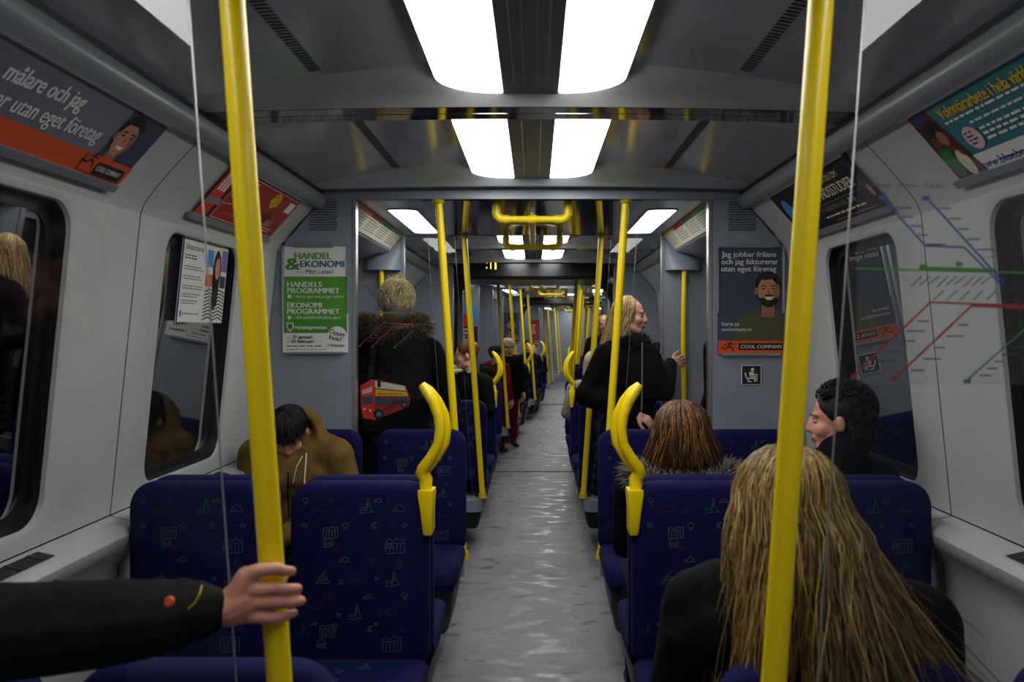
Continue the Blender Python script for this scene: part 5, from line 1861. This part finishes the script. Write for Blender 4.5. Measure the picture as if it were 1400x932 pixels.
# ---------------------------------------------------------------- 8 the hand on the nearest left pole and its owner, standing outside the picture
YP = 1.29
px = lambda x, y, Y: Vector((CAMX + (x - VX) * (Y + .035) / FPX, Y + .035, CAMZ - (y - VY) * (Y + .035) / FPX))
sl = [px(266, 835, 1.235), px(220, 843, 1.222), px(150, 851, 1.195), px(60, 860, 1.165), px(-20, 864, 1.14)]
elb = px(-90, 872, 1.11)
shl = Vector((-1.02, 0.93, 1.40))
M = T(-1.02, 0.86, 0) @ RZ(-150)
MI = M.inverted()
body, hs = standing('coat_green', 'jeans', 'shoe', h=1.74, bulk=1.1, arms={-1: (MI @ elb, MI @ sl[2]), 1: (Vector((.27, .05, 1.12)), Vector((.26, -.08, .90)))})
hd = T(0, -.01, 1.63) @ rotm(0, 5, 0)
arm = []
for (a, ra), (b, rb) in zip(((elb, .070), (sl[4], .068), (sl[3], .066), (sl[2], .063), (sl[1], .056)), ((sl[4], .068), (sl[3], .066), (sl[2], .063), (sl[1], .056), (sl[0], .046))):
    arm.append(C(MI @ a, ra, MI @ b, rb, 'coat_green'))
for i in range(26):      # folds of the sleeve
    t = random.uniform(0.02, .92)
    q = sl[0].lerp(sl[4], t)
    rr = .046 + .022 * t
    a = random.uniform(0, 6.28)
    e1 = q + Vector((0, math.cos(a), math.sin(a))) * rr * .88
    e2 = q + Vector((random.uniform(-.06, .06), math.cos(a + .9), math.sin(a + .9))) * rr * .88
    arm.append(C(MI @ e1, .011, MI @ (e1 + (e2 - e1) * random.uniform(.5, 1)), .009, 'coat_green'))
root = empty('person', M, 'person in a dark green jacket whose hand grips the nearest left pole', 'person')
mb = MB()
blob(mb, body, .014, 5)
blob(mb, arm, .0055, 4)
cuff = [C(MI @ px(286, 833, 1.243), .036, MI @ px(272, 835, 1.240), .040, 'cuff_dark')]
blob(mb, cuff, .006, 3)
# hand: fingers across the camera side of the pole, thumb behind it
wrp = px(316, 832, 1.250)
HP = [C(px(296, 834, 1.246), .026, wrp, .026, 'skin_warm'), C(wrp, .027, px(330, 824, 1.256), .029, 'skin_warm'), C(px(318, 815, 1.252), .018, px(334, 800, 1.256), .017, 'skin_warm')]
rowsf = [((337, 789), (352, 779.5), (378, 777), (399, 780.5), .0096), ((331, 806), (348, 806), (380, 804), (407, 804.5), .0099), ((329, 822), (346, 824), (380, 823), (412, 821), .0096), ((330, 838), (342, 843), (375, 845), (402, 837.5), .0086)]
for (p0, p1, p2, p3, r_) in rowsf:
    y1, y2, y3 = 1.250, 1.2555, 1.281
    A = px(p0[0], p0[1], 1.254); B = px(p1[0], p1[1], y1); Cc = px(p2[0], p2[1], y2 - .003); D = px(p3[0], p3[1], y3)
    mid = Cc.lerp(D, .55) + Vector((0, -.0055, 0))
    HP += [C(wrp.lerp(A, .35), .020, A, .0175, 'skin_warm'), C(A, .0165, B, r_ * 1.16, 'skin_warm'), C(B, r_ * 1.14, Cc, r_ * 1.02, 'skin_warm'), C(Cc, r_ * 1.02, mid, r_ * .97, 'skin_warm'), C(mid, r_ * .96, D, r_ * .82, 'skin_warm')]
HP += [C(px(334, 812, 1.262), .022, px(346, 800, 1.285), .016, 'skin_warm'), C(px(346, 800, 1.285), .0145, px(362, 792, 1.318), .0125, 'skin_warm'), C(px(362, 792, 1.318), .012, px(386, 790, 1.322), .010, 'skin_warm')]
HP = xf(HP, MI)
blob(mb, HP, .0028, 4)
blob(mb, hand(Vector((.26, -.085, .89)), (0, -.3, -1), (-1, 0, 0), 1, 'skin_warm', curl=(25, 35, 25)), .005, 3)
blob(mb, xf(head_prims('skin_warm'), hd), .007, 3)
obj('body', mb, root, angle=180)
face_parts(root, hd)
bt = MB()
c = px(232, 822, 1.158); dq = Vector((.15, -1, .25)).normalized()
bt.tube([MI @ c, MI @ (c + dq * .006)], [.0075, .006], 'k_orange', 14)
obj('sleeve_button', bt, root)
stc = MB()
stc.tube([MI @ px(276, 800, 1.186), MI @ px(273, 812, 1.172), MI @ px(266, 824, 1.170), MI @ px(257, 832, 1.172)], .0011, 'k_yellow', 5)
obj('yellow_stitching', stc, root)
hm = MB()
blob(hm, xf([E((0, .022, .042), (.083, .098, .084), H_BROWN[2])], hd), .011, 3)
obj('hair', hm, root, angle=180)

# ---------------------------------------------------------------- 9.. passengers farther off
def quick(M, label, pose, coat, legs, hair, yaw=0, pitch=4, hz=None, skin='skin', shoe='shoe', bulk=1.1, h=1.7, long=0.0, cap=None, furm=None, group='passengers farther down the train'):
    if pose == 'sit':
        body, hs = sitting(coat, legs, shoe, bulk=bulk)
        z = 1.185
    else:
        body, hs = standing(coat, legs, shoe, h=h, bulk=bulk)
        z = h - .105
    hd = T(0, -.01, z) @ rotm(yaw, pitch, 0)
    pr = build_person(M, label, body, hd, std_hands(hs), skin=skin, vox=.02, hvox=.008, hdvox=.0065, group=group)
    hm = MB()
    if cap:
        blob(hm, xf([E((0, .005, .055), (.092, .106, .082), cap), C((-.04, -.09, .035), .012, (.04, -.09, .035), .012, cap)], hd), .010, 3)
        obj('cap', hm, pr, angle=180)
        hm = MB()
    blob(hm, xf([E((0, .024, .042 if not cap else .02), (.085, .099, .086), hair[0])] + ([E((0, .05, -.07), (.085, .06, .10), hair[0])] if long else []), hd), .011, 3)
    crown_hair(hm, hd, hair, 300, (.088, .104, .090), (0, .018, .036 if not cap else .015), drop=lambda f: long, w=(.002, .005), fr=(-125, 125), t1=90, t0=0, seg=4)
    obj('hair', hm, pr, angle=180)
    if furm:
        fm2 = MB()
        ring_mesh(fm2, (0, .03, z - .17), .14, .10, .035, furm[0])
        fur(fm2, ring_pts((0, .03, z - .17), .14, .10, .03), furm, .04, .003, (0, 0, 0), 500)
        obj('fur_trim', fm2, pr, angle=180)
    return pr
quick(T(-.56, 7.02, .12) @ RZ(-35), 'person with reddish hair and black jacket beyond the left screens', 'sit', 'coat_black', 'jeans', H_RED, yaw=-45, skin='skin')
quick(T(.555, 7.66, .02) @ RZ(180), 'person with pale grey hair seated behind the far right handle', 'sit', 'coat_grey', 'jeans', H_GREY, long=.16)
quick(T(1.03, 6.98, .10) @ RZ(0), 'dark-haired person seated just behind the smiling passenger', 'sit', 'coat_black', 'jeans', H_BLACK, yaw=-10, skin='skin_warm')
quick(T(-.47, 10.45, 0) @ RZ(150), 'short person in a red jacket standing left of the far aisle', 'stand', 'coat_red', 'wine', H_BLACK, h=1.32, shoe='wine', bulk=1.25, furm=FUR_BROWN)
quick(T(-.34, 10.95, 0) @ RZ(20), 'short person in a cream cap and dark coat left of the far aisle', 'stand', 'coat_black', 'wine', H_BLACK, h=1.40, cap='knit_cream', bulk=1.2, shoe='wine')
quick(T(.92, 10.9, 0) @ RZ(-10), 'blurred blonde person standing far off on the right', 'stand', 'coat_black', 'jeans', H_BLOND, h=1.70, long=.2)
CUR = CUR2
quick(T(-.56, 12.44, 0), 'grey-haired person seated far off left, facing the camera', 'sit', 'coat_black', 'jeans', H_GREY)
quick(T(-.56, 15.4, .05), 'dark-haired person seated deep in the second car on the left', 'sit', 'coat_navy', 'jeans', H_BLACK)
quick(T(-.58, 16.8, .0), 'dark-coated person seated in the farthest row on the left', 'sit', 'coat_black', 'jeans', H_BROWN)
CUR = Matrix.Identity(4)
